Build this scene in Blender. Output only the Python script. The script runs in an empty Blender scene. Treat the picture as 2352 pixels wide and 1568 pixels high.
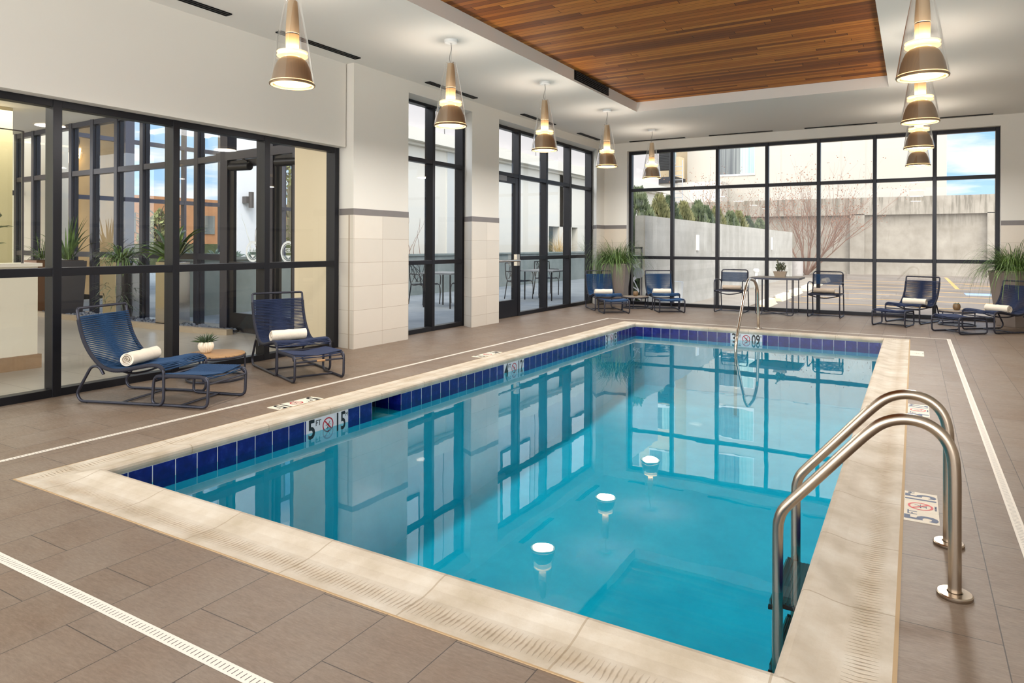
import bpy, math, random
from mathutils import Vector, Matrix, Euler
random.seed(7)
S = bpy.context.scene
C = S.collection
PI = math.pi
def V(*a): return Vector(a)

# ------------------------------------------------------------------ camera
H = 1.27; F = 1570.5; CYH = 561.9
YAW = math.radians(30.45); ROLL = math.radians(.227)
cam_d = bpy.data.cameras.new('camera'); cam = bpy.data.objects.new('camera', cam_d); C.objects.link(cam)
cam.location = (0, 0, H)
cam.rotation_euler = (Matrix.Rotation(YAW, 3, 'Z') @ Matrix.Rotation(PI/2, 3, 'X') @ Matrix.Rotation(ROLL, 3, 'Z')).to_euler()
cam_d.sensor_width = 36; cam_d.sensor_fit = 'HORIZONTAL'
cam_d.lens = F/2352*36
cam_d.shift_y = -(784-CYH)/2352
cam_d.clip_start = .05; cam_d.clip_end = 400
S.camera = cam
_fw = V(-math.sin(YAW), math.cos(YAW), 0); _r0 = V(math.cos(YAW), math.sin(YAW), 0); _u0 = V(0, 0, 1)
_r = _r0*math.cos(ROLL)+_u0*math.sin(ROLL); _u = -_r0*math.sin(ROLL)+_u0*math.cos(ROLL)
def _ray(x, y): return _fw + _r*((x-1176)/F) - _u*((y-CYH)/F)
def atY(x, y, Y): d = _ray(x, y); return V(0, 0, H) + d*(Y/d.y)
def atX(x, y, X): d = _ray(x, y); return V(0, 0, H) + d*(X/d.x)
def atZ(x, y, z): d = _ray(x, y); return V(0, 0, H) + d*((z-H)/d.z)

# ------------------------------------------------------------------ colour + materials
def lin(c):
    def f(v): v /= 255; return v/12.92 if v <= .04045 else ((v+.055)/1.055)**2.4
    return tuple(f(v) for v in c)+(1,)
class NT:
    def __init__(s, m): s.t = m.node_tree; s.n = s.t.nodes; s.l = s.t.links
    def new(s, k, **kw):
        nd = s.n.new(k)
        for a, b in kw.items():
            if a.startswith('i_'):
                key = a[2:]; key = int(key) if key.isdigit() else key.replace('_', ' ')
                nd.inputs[key].default_value = b
            else: setattr(nd, a, b)
        return nd
    def link(s, a, b): s.l.new(a, b)
    def math(s, op, a, b=None, clamp=False):
        nd = s.n.new('ShaderNodeMath'); nd.operation = op; nd.use_clamp = clamp
        for i, v in enumerate((a, b)):
            if v is None: continue
            if isinstance(v, (int, float)): nd.inputs[i].default_value = v
            else: s.l.new(v, nd.inputs[i])
        return nd.outputs[0]
    def mix(s, fac, a, b):
        nd = s.n.new('ShaderNodeMix'); nd.data_type = 'RGBA'
        for k, v in ((0, fac), (6, a), (7, b)):
            if isinstance(v, (int, float)): nd.inputs[k].default_value = v
            elif isinstance(v, tuple): nd.inputs[k].default_value = v
            else: s.l.new(v, nd.inputs[k])
        return nd.outputs[2]
    def noise(s, vec, scale, detail=4, rough=.55, dim='3D'):
        nd = s.n.new('ShaderNodeTexNoise'); nd.inputs['Scale'].default_value = scale
        nd.inputs['Detail'].default_value = detail; nd.inputs['Roughness'].default_value = rough
        if vec is not None: s.l.new(vec, nd.inputs['Vector'])
        return nd.outputs['Fac']
    def mapping(s, vec, scale=(1, 1, 1), loc=(0, 0, 0), rot=(0, 0, 0)):
        nd = s.n.new('ShaderNodeMapping'); s.l.new(vec, nd.inputs[0])
        nd.inputs['Scale'].default_value = scale; nd.inputs['Location'].default_value = loc; nd.inputs['Rotation'].default_value = rot
        return nd.outputs[0]
    def ramp(s, fac, pts):
        nd = s.n.new('ShaderNodeValToRGB'); s.l.new(fac, nd.inputs[0])
        e = nd.color_ramp.elements
        while len(e) < len(pts): e.new(.5)
        for i, (p, c) in enumerate(pts): e[i].position = p; e[i].color = c if isinstance(c, tuple) else (c, c, c, 1)
        return nd.outputs[0]
    def sep(s, vec):
        nd = s.n.new('ShaderNodeSeparateXYZ'); s.l.new(vec, nd.inputs[0]); return nd.outputs
    def bump(s, h, strength=.3, dist=.01):
        nd = s.n.new('ShaderNodeBump'); nd.inputs['Strength'].default_value = strength; nd.inputs['Distance'].default_value = dist
        s.l.new(h, nd.inputs['Height']); return nd.outputs[0]
    def geo(s): return s.n.new('ShaderNodeNewGeometry')
    def obj(s): return s.n.new('ShaderNodeTexCoord').outputs['Object']
    def uv(s): return s.n.new('ShaderNodeTexCoord').outputs['UV']
MATS = {}
def mat(name, col=None, rough=.5, metal=0, nodes=None, spec=.5, emit=None, es=0, coat=0, var=0, vscale=6):
    if name in MATS: return MATS[name]
    m = bpy.data.materials.new(name); m.use_nodes = True; MATS[name] = m
    t = NT(m); b = t.n['Principled BSDF']
    if col is not None: b.inputs['Base Color'].default_value = lin(col)
    b.inputs['Roughness'].default_value = rough; b.inputs['Metallic'].default_value = metal
    b.inputs['Specular IOR Level'].default_value = spec; b.inputs['Coat Weight'].default_value = coat
    if emit: b.inputs['Emission Color'].default_value = lin(emit); b.inputs['Emission Strength'].default_value = es
    if var:
        nz = t.noise(t.obj(), vscale, 5)
        c0 = lin(tuple(v*(1-var) for v in col)); c1 = lin(tuple(min(255, v*(1+var)) for v in col))
        t.link(t.mix(nz, c0, c1), b.inputs['Base Color'])
    if nodes: nodes(t, b)
    return m

def n_plaster(t, b):
    p = t.geo().outputs['Position']; t.link(t.bump(t.noise(p, 90, 3), .08, .003), b.inputs['Normal'])
M_WALL = mat('white_wall_paint', (226, 222, 214), .85, nodes=n_plaster)
M_CEIL = mat('white_ceiling_paint', (230, 227, 221), .9, nodes=n_plaster)

def floor_nodes(xoff, lobby=False):
    def f(t, b):
        p = t.geo().outputs['Position']; s = t.sep(p)
        W, L = .292, .585
        u = t.math('DIVIDE', t.math('SUBTRACT', s[0], xoff), W)
        k = t.math('FLOOR', u); fx = t.math('FRACT', u)
        par = t.math('FRACT', t.math('MULTIPLY', k, .5))          # 0 or .5
        v = t.math('ADD', t.math('DIVIDE', t.math('SUBTRACT', s[1], 1.505), L), par)
        fy = t.math('FRACT', v); ky = t.math('FLOOR', v)
        ex = t.math('MINIMUM', fx, t.math('SUBTRACT', 1, fx)); ey = t.math('MINIMUM', fy, t.math('SUBTRACT', 1, fy))
        gx = t.math('LESS_THAN', ex, .0062); gy = t.math('LESS_THAN', ey, .0031)
        g = t.math('MAXIMUM', gx, gy)
        cmb = t.new('ShaderNodeCombineXYZ'); t.link(k, cmb.inputs[0]); t.link(ky, cmb.inputs[1])
        wn = t.new('ShaderNodeTexWhiteNoise'); t.link(cmb.outputs[0], wn.inputs['Vector'])
        off = t.new('ShaderNodeVectorMath', operation='SCALE'); t.link(wn.outputs['Color'], off.inputs[0]); off.inputs['Scale'].default_value = 9
        pp = t.new('ShaderNodeVectorMath', operation='ADD'); t.link(p, pp.inputs[0]); t.link(off.outputs[0], pp.inputs[1])
        st = t.noise(t.mapping(pp.outputs[0], (26, 120, 10)), 1, 8, .8)      # streaks along x
        st2 = t.noise(t.mapping(pp.outputs[0], (5, 16, 5)), 1, 6, .65)
        bl = t.noise(pp.outputs[0], 3.1, 4)
        c = t.ramp(st, [(.32, lin((104, 90, 80))), (.5, lin((150, 135, 121))), (.68, lin((186, 172, 157)))])
        c2 = t.ramp(st2, [(.3, lin((118, 104, 94))), (.7, lin((172, 157, 142)))])
        c = t.mix(.38, c, c2)
        c3 = t.ramp(bl, [(.35, lin((126, 98, 80))), (.62, lin((160, 148, 138)))])
        c = t.mix(.3, c, c3)
        tint = t.mix(wn.outputs['Value'], lin((134, 119, 107)), lin((160, 148, 138)))
        c = t.mix(.3, c, tint)
        gc = lin((62, 52, 45))
        hs = t.new('ShaderNodeHueSaturation'); hs.inputs['Saturation'].default_value = 1.35; hs.inputs['Value'].default_value = .66; t.link(c, hs.inputs['Color']); c = t.mix(g, hs.outputs[0], gc)
        t.link(c, b.inputs['Base Color'])
        rr = t.ramp(st, [(.3, .52), (.7, .40)]); t.link(rr, b.inputs['Roughness'])
        h = t.math('SUBTRACT', t.math('ADD', t.math('MULTIPLY', st, .5), t.math('MULTIPLY', st2, .5)), t.math('MULTIPLY', g, 1.2))
        t.link(t.bump(h, .35, .004), b.inputs['Normal'])
    return f
M_FLOOR = mat('slate_look_floor_tile', (130, 115, 102), .5, nodes=floor_nodes(-3.888))
M_FLOOR_R1 = mat('slate_look_floor_tile_cut_a', (130, 115, 102), .5, nodes=floor_nodes(-.041))
M_FLOOR_R2 = mat('slate_look_floor_tile_cut_b', (130, 115, 102), .5, nodes=floor_nodes(.502))

def n_lobby(t, b):
    p = t.geo().outputs['Position']
    br = t.new('ShaderNodeTexBrick', offset=.5); t.link(t.mapping(p, (1, 1, 1)), br.inputs['Vector'])
    br.inputs['Scale'].default_value = 1; br.inputs['Brick Width'].default_value = 1.2; br.inputs['Row Height'].default_value = .6
    br.inputs['Mortar Size'].default_value = .004
    br.inputs['Color1'].default_value = lin((176, 170, 160)); br.inputs['Color2'].default_value = lin((168, 161, 150)); br.inputs['Mortar'].default_value = lin((120, 112, 104))
    n = t.noise(p, 2.5, 5); t.link(t.mix(t.math('MULTIPLY', n, .4), br.outputs['Color'], lin((150, 145, 138))), b.inputs['Base Color'])
M_LOBBY = mat('lobby_floor_tile', (170, 165, 155), .28, nodes=n_lobby)

def n_wood(t, b):
    p = t.geo().outputs['Position']; s = t.sep(p)
    W = .083
    u = t.math('DIVIDE', s[1], W); k = t.math('FLOOR', u); fu = t.math('FRACT', u)
    wn = t.new('ShaderNodeTexWhiteNoise', noise_dimensions='1D'); t.link(k, wn.inputs['W'])
    v = t.math('DIVIDE', t.math('ADD', s[0], t.math('MULTIPLY', wn.outputs['Value'], 9)), 2.7)
    kv = t.math('FLOOR', v); fv = t.math('FRACT', v)
    cmb = t.new('ShaderNodeCombineXYZ'); t.link(k, cmb.inputs[0]); t.link(kv, cmb.inputs[1])
    w2 = t.new('ShaderNodeTexWhiteNoise'); t.link(cmb.outputs[0], w2.inputs['Vector'])
    base = t.ramp(w2.outputs['Value'], [(0, lin((122, 68, 32))), (.3, lin((150, 84, 34))), (.6, lin((190, 112, 44))), (1, lin((216, 140, 60)))])
    off = t.new('ShaderNodeVectorMath', operation='SCALE'); t.link(w2.outputs['Color'], off.inputs[0]); off.inputs['Scale'].default_value = 7
    pp = t.new('ShaderNodeVectorMath', operation='ADD'); t.link(p, pp.inputs[0]); t.link(off.outputs[0], pp.inputs[1])
    gr = t.noise(t.mapping(pp.outputs[0], (3, 60, 3)), 1, 6, .7)
    c = t.mix(t.ramp(gr, [(.35, .0), (.65, .5)]), base, lin((124, 68, 30)))
    gap = t.math('LESS_THAN', t.math('MINIMUM', fu, t.math('SUBTRACT', 1, fu)), .032)
    g2 = t.math('LESS_THAN', t.math('MINIMUM', fv, t.math('SUBTRACT', 1, fv)), .0012)
    g = t.math('MAXIMUM', gap, g2)
    c = t.mix(g, c, lin((62, 32, 16)))
    t.link(c, b.inputs['Base Color'])
    t.link(t.bump(t.math('SUBTRACT', gr, t.math('MULTIPLY', g, 3)), .3, .004), b.inputs['Normal'])
M_WOODC = mat('cedar_ceiling_planks', (140, 85, 45), .6, nodes=n_wood, spec=.25)

def coping_nodes(joff, per=.584, extra=None):
    def f(t, b):
        uv = t.sep(t.uv()); p = t.geo().outputs['Position']
        U, Vv = uv[0], uv[1]
        ju = t.math('FRACT', t.math('DIVIDE', t.math('SUBTRACT', U, joff), per))
        je = t.math('MULTIPLY', t.math('MINIMUM', ju, t.math('SUBTRACT', 1, ju)), per)
        j = t.math('LESS_THAN', je, .0038)
        n1 = t.noise(p, 4, 6, .6); n2 = t.noise(p, 160, 3)
        c = t.ramp(n1, [(.3, lin((174, 160, 138))), (.5, lin((196, 184, 166))), (.72, lin((212, 204, 190)))])
        c = t.mix(t.ramp(n2, [(.55, 0.), (.75, .18)]), c, lin((180, 160, 134)))
        # grip grooves in a band
        wob = t.math('MULTIPLY', t.math('SUBTRACT', t.noise(p, 9, 2), .5), .02)
        gu = t.math('FRACT', t.math('DIVIDE', t.math('ADD', U, wob), .0205))
        tri = t.math('ABSOLUTE', t.math('SUBTRACT', gu, .5))            # 0 centre of groove
        band = t.math('SUBTRACT', 1, t.math('DIVIDE', t.math('ABSOLUTE', t.math('SUBTRACT', Vv, .118)), .052), True)
        dep = t.math('SUBTRACT', t.math('MULTIPLY', t.math('POWER', band, .5), t.math('MULTIPLY', t.noise(p, 14, 3), .5)), tri)
        gr = t.math('MULTIPLY', t.math('MAXIMUM', dep, 0), 3.6, True)
        dirt = t.math('MULTIPLY', t.math('MULTIPLY', t.noise(p, 2.3, 3), 1.1), band, True)
        c = t.mix(t.math('MULTIPLY', dirt, .35), c, lin((186, 158, 118)))
        c = t.mix(t.math('MULTIPLY', gr, .6), c, lin((128, 104, 76)))
        c = t.mix(t.math('MULTIPLY', j, .6), c, lin((150, 132, 106)))
        t.link(c, b.inputs['Base Color'])
        h = t.math('SUBTRACT', t.math('MULTIPLY', n2, .1), t.math('ADD', gr, t.math('MULTIPLY', j, 1)))
        t.link(t.bump(h, .7, .004), b.inputs['Normal'])
    return f

def n_tileband(t, b):
    uv = t.sep(t.uv()); W = .1455
    u = t.math('DIVIDE', uv[0], W); k = t.math('FLOOR', u); fu = t.math('FRACT', u)
    g = t.math('LESS_THAN', t.math('MINIMUM', fu, t.math('SUBTRACT', 1, fu)), .018)
    g = t.math('MAXIMUM', g, t.math('GREATER_THAN', uv[1], -.0375))
    wn = t.new('ShaderNodeTexWhiteNoise', noise_dimensions='1D'); t.link(k, wn.inputs['W'])
    p = t.geo().outputs['Position']; n = t.noise(p, 14, 6, .65)
    c = t.ramp(n, [(.35, lin((8, 16, 92))), (.55, lin((16, 26, 118))), (.78, lin((44, 60, 152)))])
    c = t.mix(t.math('MULTIPLY', wn.outputs['Value'], .3), c, lin((14, 20, 100)))
    c = t.mix(g, c, lin((206, 208, 214))); t.link(c, b.inputs['Base Color'])
    t.link(t.mix(g, (.12, .12, .12, 1), (.7, .7, .7, 1)), b.inputs['Roughness'])
    t.link(t.bump(t.math('SUBTRACT', t.math('MULTIPLY', n, .25), g), .3, .004), b.inputs['Normal'])
M_TILEB = mat('cobalt_glazed_waterline_tile', (20, 35, 140), .15, nodes=n_tileband)

def n_pool(t, b):
    p = t.geo().outputs['Position']; n = t.noise(p, 3, 6, .6); n2 = t.noise(p, 40, 3)
    c = t.ramp(n, [(.3, lin((120, 192, 206))), (.7, lin((148, 212, 222)))])
    c = t.mix(t.math('MULTIPLY', n2, .25), c, lin((92, 168, 190)))
    t.link(c, b.inputs['Base Color'])
M_POOL = mat('pale_aqua_pool_plaster', (140, 220, 230), .8, nodes=n_pool)

def fres(t, ior, normal=None):
    g = t.geo(); bf = g.outputs['Backfacing']
    i = t.math('ADD', ior, t.math('MULTIPLY', bf, 1/ior-ior))
    f = t.new('ShaderNodeFresnel'); t.link(i, f.inputs[0])
    if normal is not None: t.link(normal, f.inputs['Normal'])
    return f.outputs[0]
def glassy(name, ior, tint, rough=0, bumpf=None, boost=1.0, gcol=(1, 1, 1, 1)):
    m = bpy.data.materials.new(name); m.use_nodes = True; t = NT(m); t.n.clear(); MATS[name] = m
    o = t.new('ShaderNodeOutputMaterial'); mx = t.new('ShaderNodeMixShader')
    tr = t.new('ShaderNodeBsdfTransparent'); tr.inputs[0].default_value = tint
    gl = t.new('ShaderNodeBsdfGlossy'); gl.inputs['Roughness'].default_value = rough; gl.inputs['Color'].default_value = gcol
    nrm = bumpf(t) if bumpf else None
    if nrm is not None: t.link(nrm, gl.inputs['Normal'])
    f = fres(t, ior, nrm)
    if boost != 1: f = t.math('MULTIPLY', f, boost, True)
    t.link(f, mx.inputs[0]); t.link(tr.outputs[0], mx.inputs[1]); t.link(gl.outputs[0], mx.inputs[2]); t.link(mx.outputs[0], o.inputs[0])
    return m
M_GLASS = glassy('window_glass', 1.5, (.96, .975, .965, 1), boost=.7)
M_GLASSC = glassy('far_window_glass', 1.5, (.975, .985, .975, 1), boost=.4)
M_LAMPG = glassy('lamp_glass', 1.5, (.95, .945, .935, 1), boost=2.6)
M_PART = glassy('partition_glass', 1.45, (.93, .96, .86, 1))
def wbump(t):
    p = t.geo().outputs['Position']
    return t.bump(t.math('ADD', t.noise(p, 1.1, 2), t.math('MULTIPLY', t.noise(p, 5, 2), .12)), .045, .03)
M_WATER = glassy('pool_water', 1.333, (.12, .74, .85, 1), bumpf=wbump, boost=1.12)

def walltile(name, col, yoff, per, zoff=.175, jit=.06, axis=1, hper=.29):
    def f(t, b):
        p = t.geo().outputs['Position']; s = t.sep(p)
        u = t.math('DIVIDE', t.math('SUBTRACT', s[axis], yoff), per); v = t.math('DIVIDE', t.math('SUBTRACT', s[2], zoff), hper)
        fu = t.math('FRACT', u); fv = t.math('FRACT', v)
        gu = t.math('LESS_THAN', t.math('MULTIPLY', t.math('MINIMUM', fu, t.math('SUBTRACT', 1, fu)), per), .0018)
        gv = t.math('LESS_THAN', t.math('MULTIPLY', t.math('MINIMUM', fv, t.math('SUBTRACT', 1, fv)), hper), .0018)
        g = t.math('MAXIMUM', gu, gv)
        cmb = t.new('ShaderNodeCombineXYZ'); t.link(t.math('FLOOR', u), cmb.inputs[0]); t.link(t.math('FLOOR', v), cmb.inputs[1])
        wn = t.new('ShaderNodeTexWhiteNoise'); t.link(cmb.outputs[0], wn.inputs['Vector'])
        c = t.mix(wn.outputs['Value'], lin(tuple(x*(1-jit) for x in col)), lin(col))
        n = t.noise(p, 6, 5); c = t.mix(t.math('MULTIPLY', n, .25), c, lin(tuple(x*.88 for x in col)))
        c = t.mix(g, c, lin((168, 152, 134))); t.link(c, b.inputs['Base Color'])
        t.link(t.bump(t.math('SUBTRACT', 1, g), .3, .002), b.inputs['Normal'])
    return mat(name, col, .22, nodes=f)
M_WT1 = walltile('cream_wall_tile_a', (224, 216, 204), 6.15, .515)
M_WT2 = walltile('cream_wall_tile_b', (224, 216, 204), 9.133, .42)
M_WT3 = walltile('cream_wall_tile_c', (214, 202, 186), -5.84, .53, axis=0)
M_CAP = mat('grey_border_tile', (122, 116, 114), .4, var=.05)

M_FRAME = mat('dark_bronze_aluminium', (32, 32, 37), .38, .5)
M_BLACK = mat('black_metal', (16, 16, 18), .45, .4)
M_SLOT = mat('black_slot_diffuser', (20, 20, 21), .5)
M_CHAIR = mat('slate_blue_grey_powder_coat', (60, 61, 72), .35, .5)
def n_rope(c0, c1):
    def f(t, b):
        p = t.obj(); n = t.noise(p, 160, 3); t.link(t.mix(n, lin(c0), lin(c1)), b.inputs['Base Color'])
        w = t.noise(p, 300, 2); t.link(t.bump(w, .5, .002), b.inputs['Normal'])
    return f
M_ROPE = mat('navy_blue_woven_cord', (20, 60, 110), .7, nodes=n_rope((8, 38, 74), (28, 80, 126)))
M_ROPED = mat('dark_indigo_woven_cord', (30, 34, 60), .75, nodes=n_rope((20, 21, 30), (42, 43, 58)))
M_RUBBER = mat('black_rubber', (18, 18, 18), .7)
def n_towel(c):
    def f(t, b):
        p = t.obj(); n = t.noise(p, 260, 3); n2 = t.noise(p, 22, 4)
        t.link(t.mix(n2, lin(tuple(x*.94 for x in c)), lin(c)), b.inputs['Base Color'])
        t.link(t.bump(t.math('ADD', n, t.math('MULTIPLY', n2, 2)), .6, .004), b.inputs['Normal'])
    return f
M_TOWEL = mat('cream_terry_towel', (244, 232, 214), .95, nodes=n_towel((246, 234, 216)))
def n_twood(t, b):
    p = t.obj(); s = t.sep(p); u = t.math('DIVIDE', s[1], .062); fu = t.math('FRACT', u)
    gap = t.math('LESS_THAN', t.math('MINIMUM', fu, t.math('SUBTRACT', 1, fu)), .03)
    gr = t.noise(t.mapping(p, (6, 90, 6)), 1, 6, .7)
    c = t.ramp(gr, [(.3, lin((150, 112, 76))), (.7, lin((198, 160, 116)))])
    wn = t.new('ShaderNodeTexWhiteNoise', noise_dimensions='1D'); t.link(t.math('FLOOR', u), wn.inputs['W'])
    c = t.mix(t.math('MULTIPLY', wn.outputs['Value'], .25), c, lin((150, 115, 80)))
    t.link(t.mix(gap, c, lin((60, 42, 28))), b.inputs['Base Color'])
M_TTOP = mat('teak_slat_top', (180, 140, 98), .5, nodes=n_twood)
def n_gwood(t, b):
    p = t.obj(); gr = t.noise(t.mapping(p, (5, 60, 6)), 1, 6, .7)
    t.link(t.ramp(gr, [(.3, lin((120, 106, 90))), (.7, lin((166, 152, 134)))]), b.inputs['Base Color'])
M_GTOP = mat('weathered_grey_teak_top', (150, 135, 118), .5, nodes=n_gwood)
M_POTW = mat('white_ribbed_ceramic', (238, 226, 206), .45)
M_POTB = mat('brown_glazed_pot', (120, 96, 68), .35, var=.12, vscale=30)
M_POTT = mat('taupe_ceramic_trough', (164, 148, 130), .5, var=.06, vscale=20)
M_SOIL = mat('dark_potting_soil', (46, 34, 26), .95, var=.4, vscale=60)
def leafm(name, c0, c1, sc=9, rough=.45):
    def f(t, b):
        n = t.noise(t.obj(), sc, 3); t.link(t.ramp(n, [(.32, lin(c0)), (.68, lin(c1))]), b.inputs['Base Color'])
    return mat(name, c1, rough, nodes=f)
M_GRASS = leafm('long_green_grass_leaf', (34, 62, 28), (118, 146, 74))
M_SUCC = leafm('dark_green_succulent_leaf', (30, 46, 34), (74, 96, 62), 30)
M_JADE = leafm('jade_green_leaf', (52, 66, 44), (112, 124, 92), 40)
M_TROP = leafm('glossy_tropical_leaf', (22, 48, 22), (110, 140, 50), 5, .3)
M_CONIF = leafm('blue_green_conifer_foliage', (70, 84, 62), (136, 146, 106), 4, .8)
M_CONIF2 = leafm('yellow_green_conifer_foliage', (92, 96, 62), (164, 160, 112), 4, .8)
M_CONIF3 = leafm('deep_green_conifer_foliage', (48, 62, 48), (104, 118, 84), 4, .8)
M_BARK = mat('reddish_brown_bark', (122, 92, 76), .8, var=.15, vscale=10)
M_RLEAF = mat('withered_rust_leaf', (150, 104, 78), .8)
M_STEEL = mat('brushed_stainless_steel', (172, 158, 142), .26, 1.0)
M_STEELP = mat('polished_stainless_steel', (200, 196, 192), .1, 1.0)
M_STEELR = mat('satin_pale_stainless', (206, 196, 182), .22, 1.0)
M_PLANT = mat('taupe_fibre_planter', (136, 124, 116), .5, var=.06, vscale=3)
M_PLANTD = mat('dark_grey_planter', (74, 70, 72), .4, var=.06)
M_LSHADE = mat('champagne_aluminium_lamp_body', (186, 162, 130), .45, .3)
def n_neck(t, b):
    z = t.sep(t.obj())[2]; f = t.math('DIVIDE', t.math('SUBTRACT', -.50, z), .20, True)
    t.link(t.mix(f, lin((200, 150, 92)), lin((255, 206, 132))), b.inputs['Emission Color']); t.link(t.math('ADD', .18, t.math('MULTIPLY', t.math('POWER', f, 2), .8)), b.inputs['Emission Strength'])
M_LCYL = mat('lit_translucent_lamp_neck', (150, 118, 80), .6, nodes=n_neck, spec=.2)
M_LRING = mat('lit_acrylic_ring', (255, 240, 210), .3, emit=(255, 222, 164), es=1.05)
M_LDISC = mat('lit_lamp_diffuser', (255, 246, 226), .3, emit=(255, 232, 188), es=12)
M_LRIM = mat('glowing_lamp_rim', (240, 220, 180), .3, emit=(255, 214, 150), es=1.6)
M_WHITEP = mat('white_plastic', (232, 232, 230), .4)
M_CORD = mat('grey_lamp_cord', (130, 128, 124), .6)
# ------------------------------------------------------------------ geometry helpers
class MB:
    def __init__(s): s.v = []; s.f = []; s.uv = []; s.mi = []; s.cur = 0
    def add(s, vs, fs, uvs=None):
        o = len(s.v); s.v += [tuple(v) for v in vs]
        for i, f in enumerate(fs):
            s.f.append(tuple(o+k for k in f)); s.uv.append(uvs[i] if uvs else None); s.mi.append(s.cur)
        return s
    def box(s, x0, y0, z0, x1, y1, z1):
        x0, x1 = min(x0, x1), max(x0, x1); y0, y1 = min(y0, y1), max(y0, y1); z0, z1 = min(z0, z1), max(z0, z1)
        vs = [(x, y, z) for z in (z0, z1) for x, y in ((x0, y0), (x1, y0), (x1, y1), (x0, y1))]
        return s.add(vs, [(3, 2, 1, 0), (4, 5, 6, 7), (0, 1, 5, 4), (1, 2, 6, 5), (2, 3, 7, 6), (3, 0, 4, 7)])
    def obox(s, c, size, rz=0, M=None):
        hx, hy, hz = (q/2 for q in size); R = Matrix.Rotation(rz, 3, 'Z') if M is None else M
        vs = [Vector(c)+R @ V(x, y, z) for z in (-hz, hz) for x, y in ((-hx, -hy), (hx, -hy), (hx, hy), (-hx, hy))]
        return s.add(vs, [(3, 2, 1, 0), (4, 5, 6, 7), (0, 1, 5, 4), (1, 2, 6, 5), (2, 3, 7, 6), (3, 0, 4, 7)])
    def prism(s, poly, z0, z1):
        n = len(poly); a = sum(poly[i][0]*poly[(i+1) % n][1]-poly[(i+1) % n][0]*poly[i][1] for i in range(n))
        if a < 0: poly = poly[::-1]
        vs = [(x, y, z0) for x, y in poly]+[(x, y, z1) for x, y in poly]
        return s.add(vs, [tuple(range(n-1, -1, -1)), tuple(range(n, 2*n))]+[(i, (i+1) % n, n+(i+1) % n, n+i) for i in range(n)])
    def frustum(s, c, a0, a1, z0, z1, rz=0, n=4):
        vs = []
        for a, z in ((a0, z0), (a1, z1)):
            for k in range(n):
                t = rz+PI/n+2*PI*k/n; rr = a/2/math.cos(PI/n); vs.append((c[0]+rr*math.cos(t), c[1]+rr*math.sin(t), z))
        return s.add(vs, [tuple(range(n-1, -1, -1)), tuple(range(n, 2*n))]+[(i, (i+1) % n, n+(i+1) % n, n+i) for i in range(n)])
    def quad(s, a, b, c, d, uv=None): return s.add([a, b, c, d], [(0, 1, 2, 3)], [uv] if uv else None)
    def tube(s, pts, r, n=8, closed=False, caps=True):
        pts = [Vector(p) for p in pts]; N = len(pts); rr = r if isinstance(r, (list, tuple)) else [r]*N
        tan = []
        for i in range(N):
            a = pts[(i-1) % N] if (closed or i > 0) else pts[i]; b = pts[(i+1) % N] if (closed or i < N-1) else pts[i]
            d = (b-a); tan.append(d.normalized() if d.length > 1e-9 else V(0, 0, 1))
        ref = V(0, 0, 1) if abs(tan[0].z) < .9 else V(1, 0, 0)
        nm = (ref-tan[0]*ref.dot(tan[0])).normalized(); vs = []
        for i in range(N):
            if i: 
                q = tan[i-1].rotation_difference(tan[i]); nm = q @ nm; nm = (nm-tan[i]*nm.dot(tan[i])).normalized()
            bn = tan[i].cross(nm)
            for k in range(n):
                t = 2*PI*k/n; vs.append(pts[i]+(nm*math.cos(t)+bn*math.sin(t))*rr[i])
        fs = []
        for i in range(N if closed else N-1):
            j = (i+1) % N
            for k in range(n): l = (k+1) % n; fs.append((i*n+k, i*n+l, j*n+l, j*n+k))
        if caps and not closed: fs.append(tuple(range(n-1, -1, -1))); fs.append(tuple((N-1)*n+k for k in range(n)))
        return s.add(vs, fs)
    def lathe(s, prof, n=32, c=(0, 0, 0), capb=False, capt=False, ribs=0, amp=0):
        vs = []
        for r, z in prof:
            for k in range(n):
                t = 2*PI*k/n; q = r*(1+(amp*(abs(math.sin(ribs*t/2))-.5) if ribs else 0))
                vs.append((c[0]+q*math.cos(t), c[1]+q*math.sin(t), c[2]+z))
        fs = [(i*n+k, i*n+(k+1) % n, (i+1)*n+(k+1) % n, (i+1)*n+k) for i in range(len(prof)-1) for k in range(n)]
        if capb: fs.append(tuple(range(n-1, -1, -1)))
        if capt: fs.append(tuple((len(prof)-1)*n+k for k in range(n)))
        return s.add(vs, fs)
    def blade(s, pts, w, up=V(0, 0, 1), fold=.25, taper=None):
        pts = [Vector(p) for p in pts]; N = len(pts); vs = []
        for i, p in enumerate(pts):
            d = (pts[min(i+1, N-1)]-pts[max(i-1, 0)]).normalized(); sd = d.cross(up)
            sd = sd.normalized() if sd.length > 1e-4 else V(1, 0, 0); nn = sd.cross(d)
            t = i/(N-1); ww = w*(taper(t) if taper else max(.06, (1-t)**.6*min(1, .5+3*t)))
            vs += [p-sd*ww/2+nn*fold*ww*.5, p, p+sd*ww/2+nn*fold*ww*.5]
        fs = []
        for i in range(N-1):
            a = i*3; fs += [(a, a+1, a+4, a+3), (a+1, a+2, a+5, a+4)]
        return s.add(vs, fs)
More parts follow.
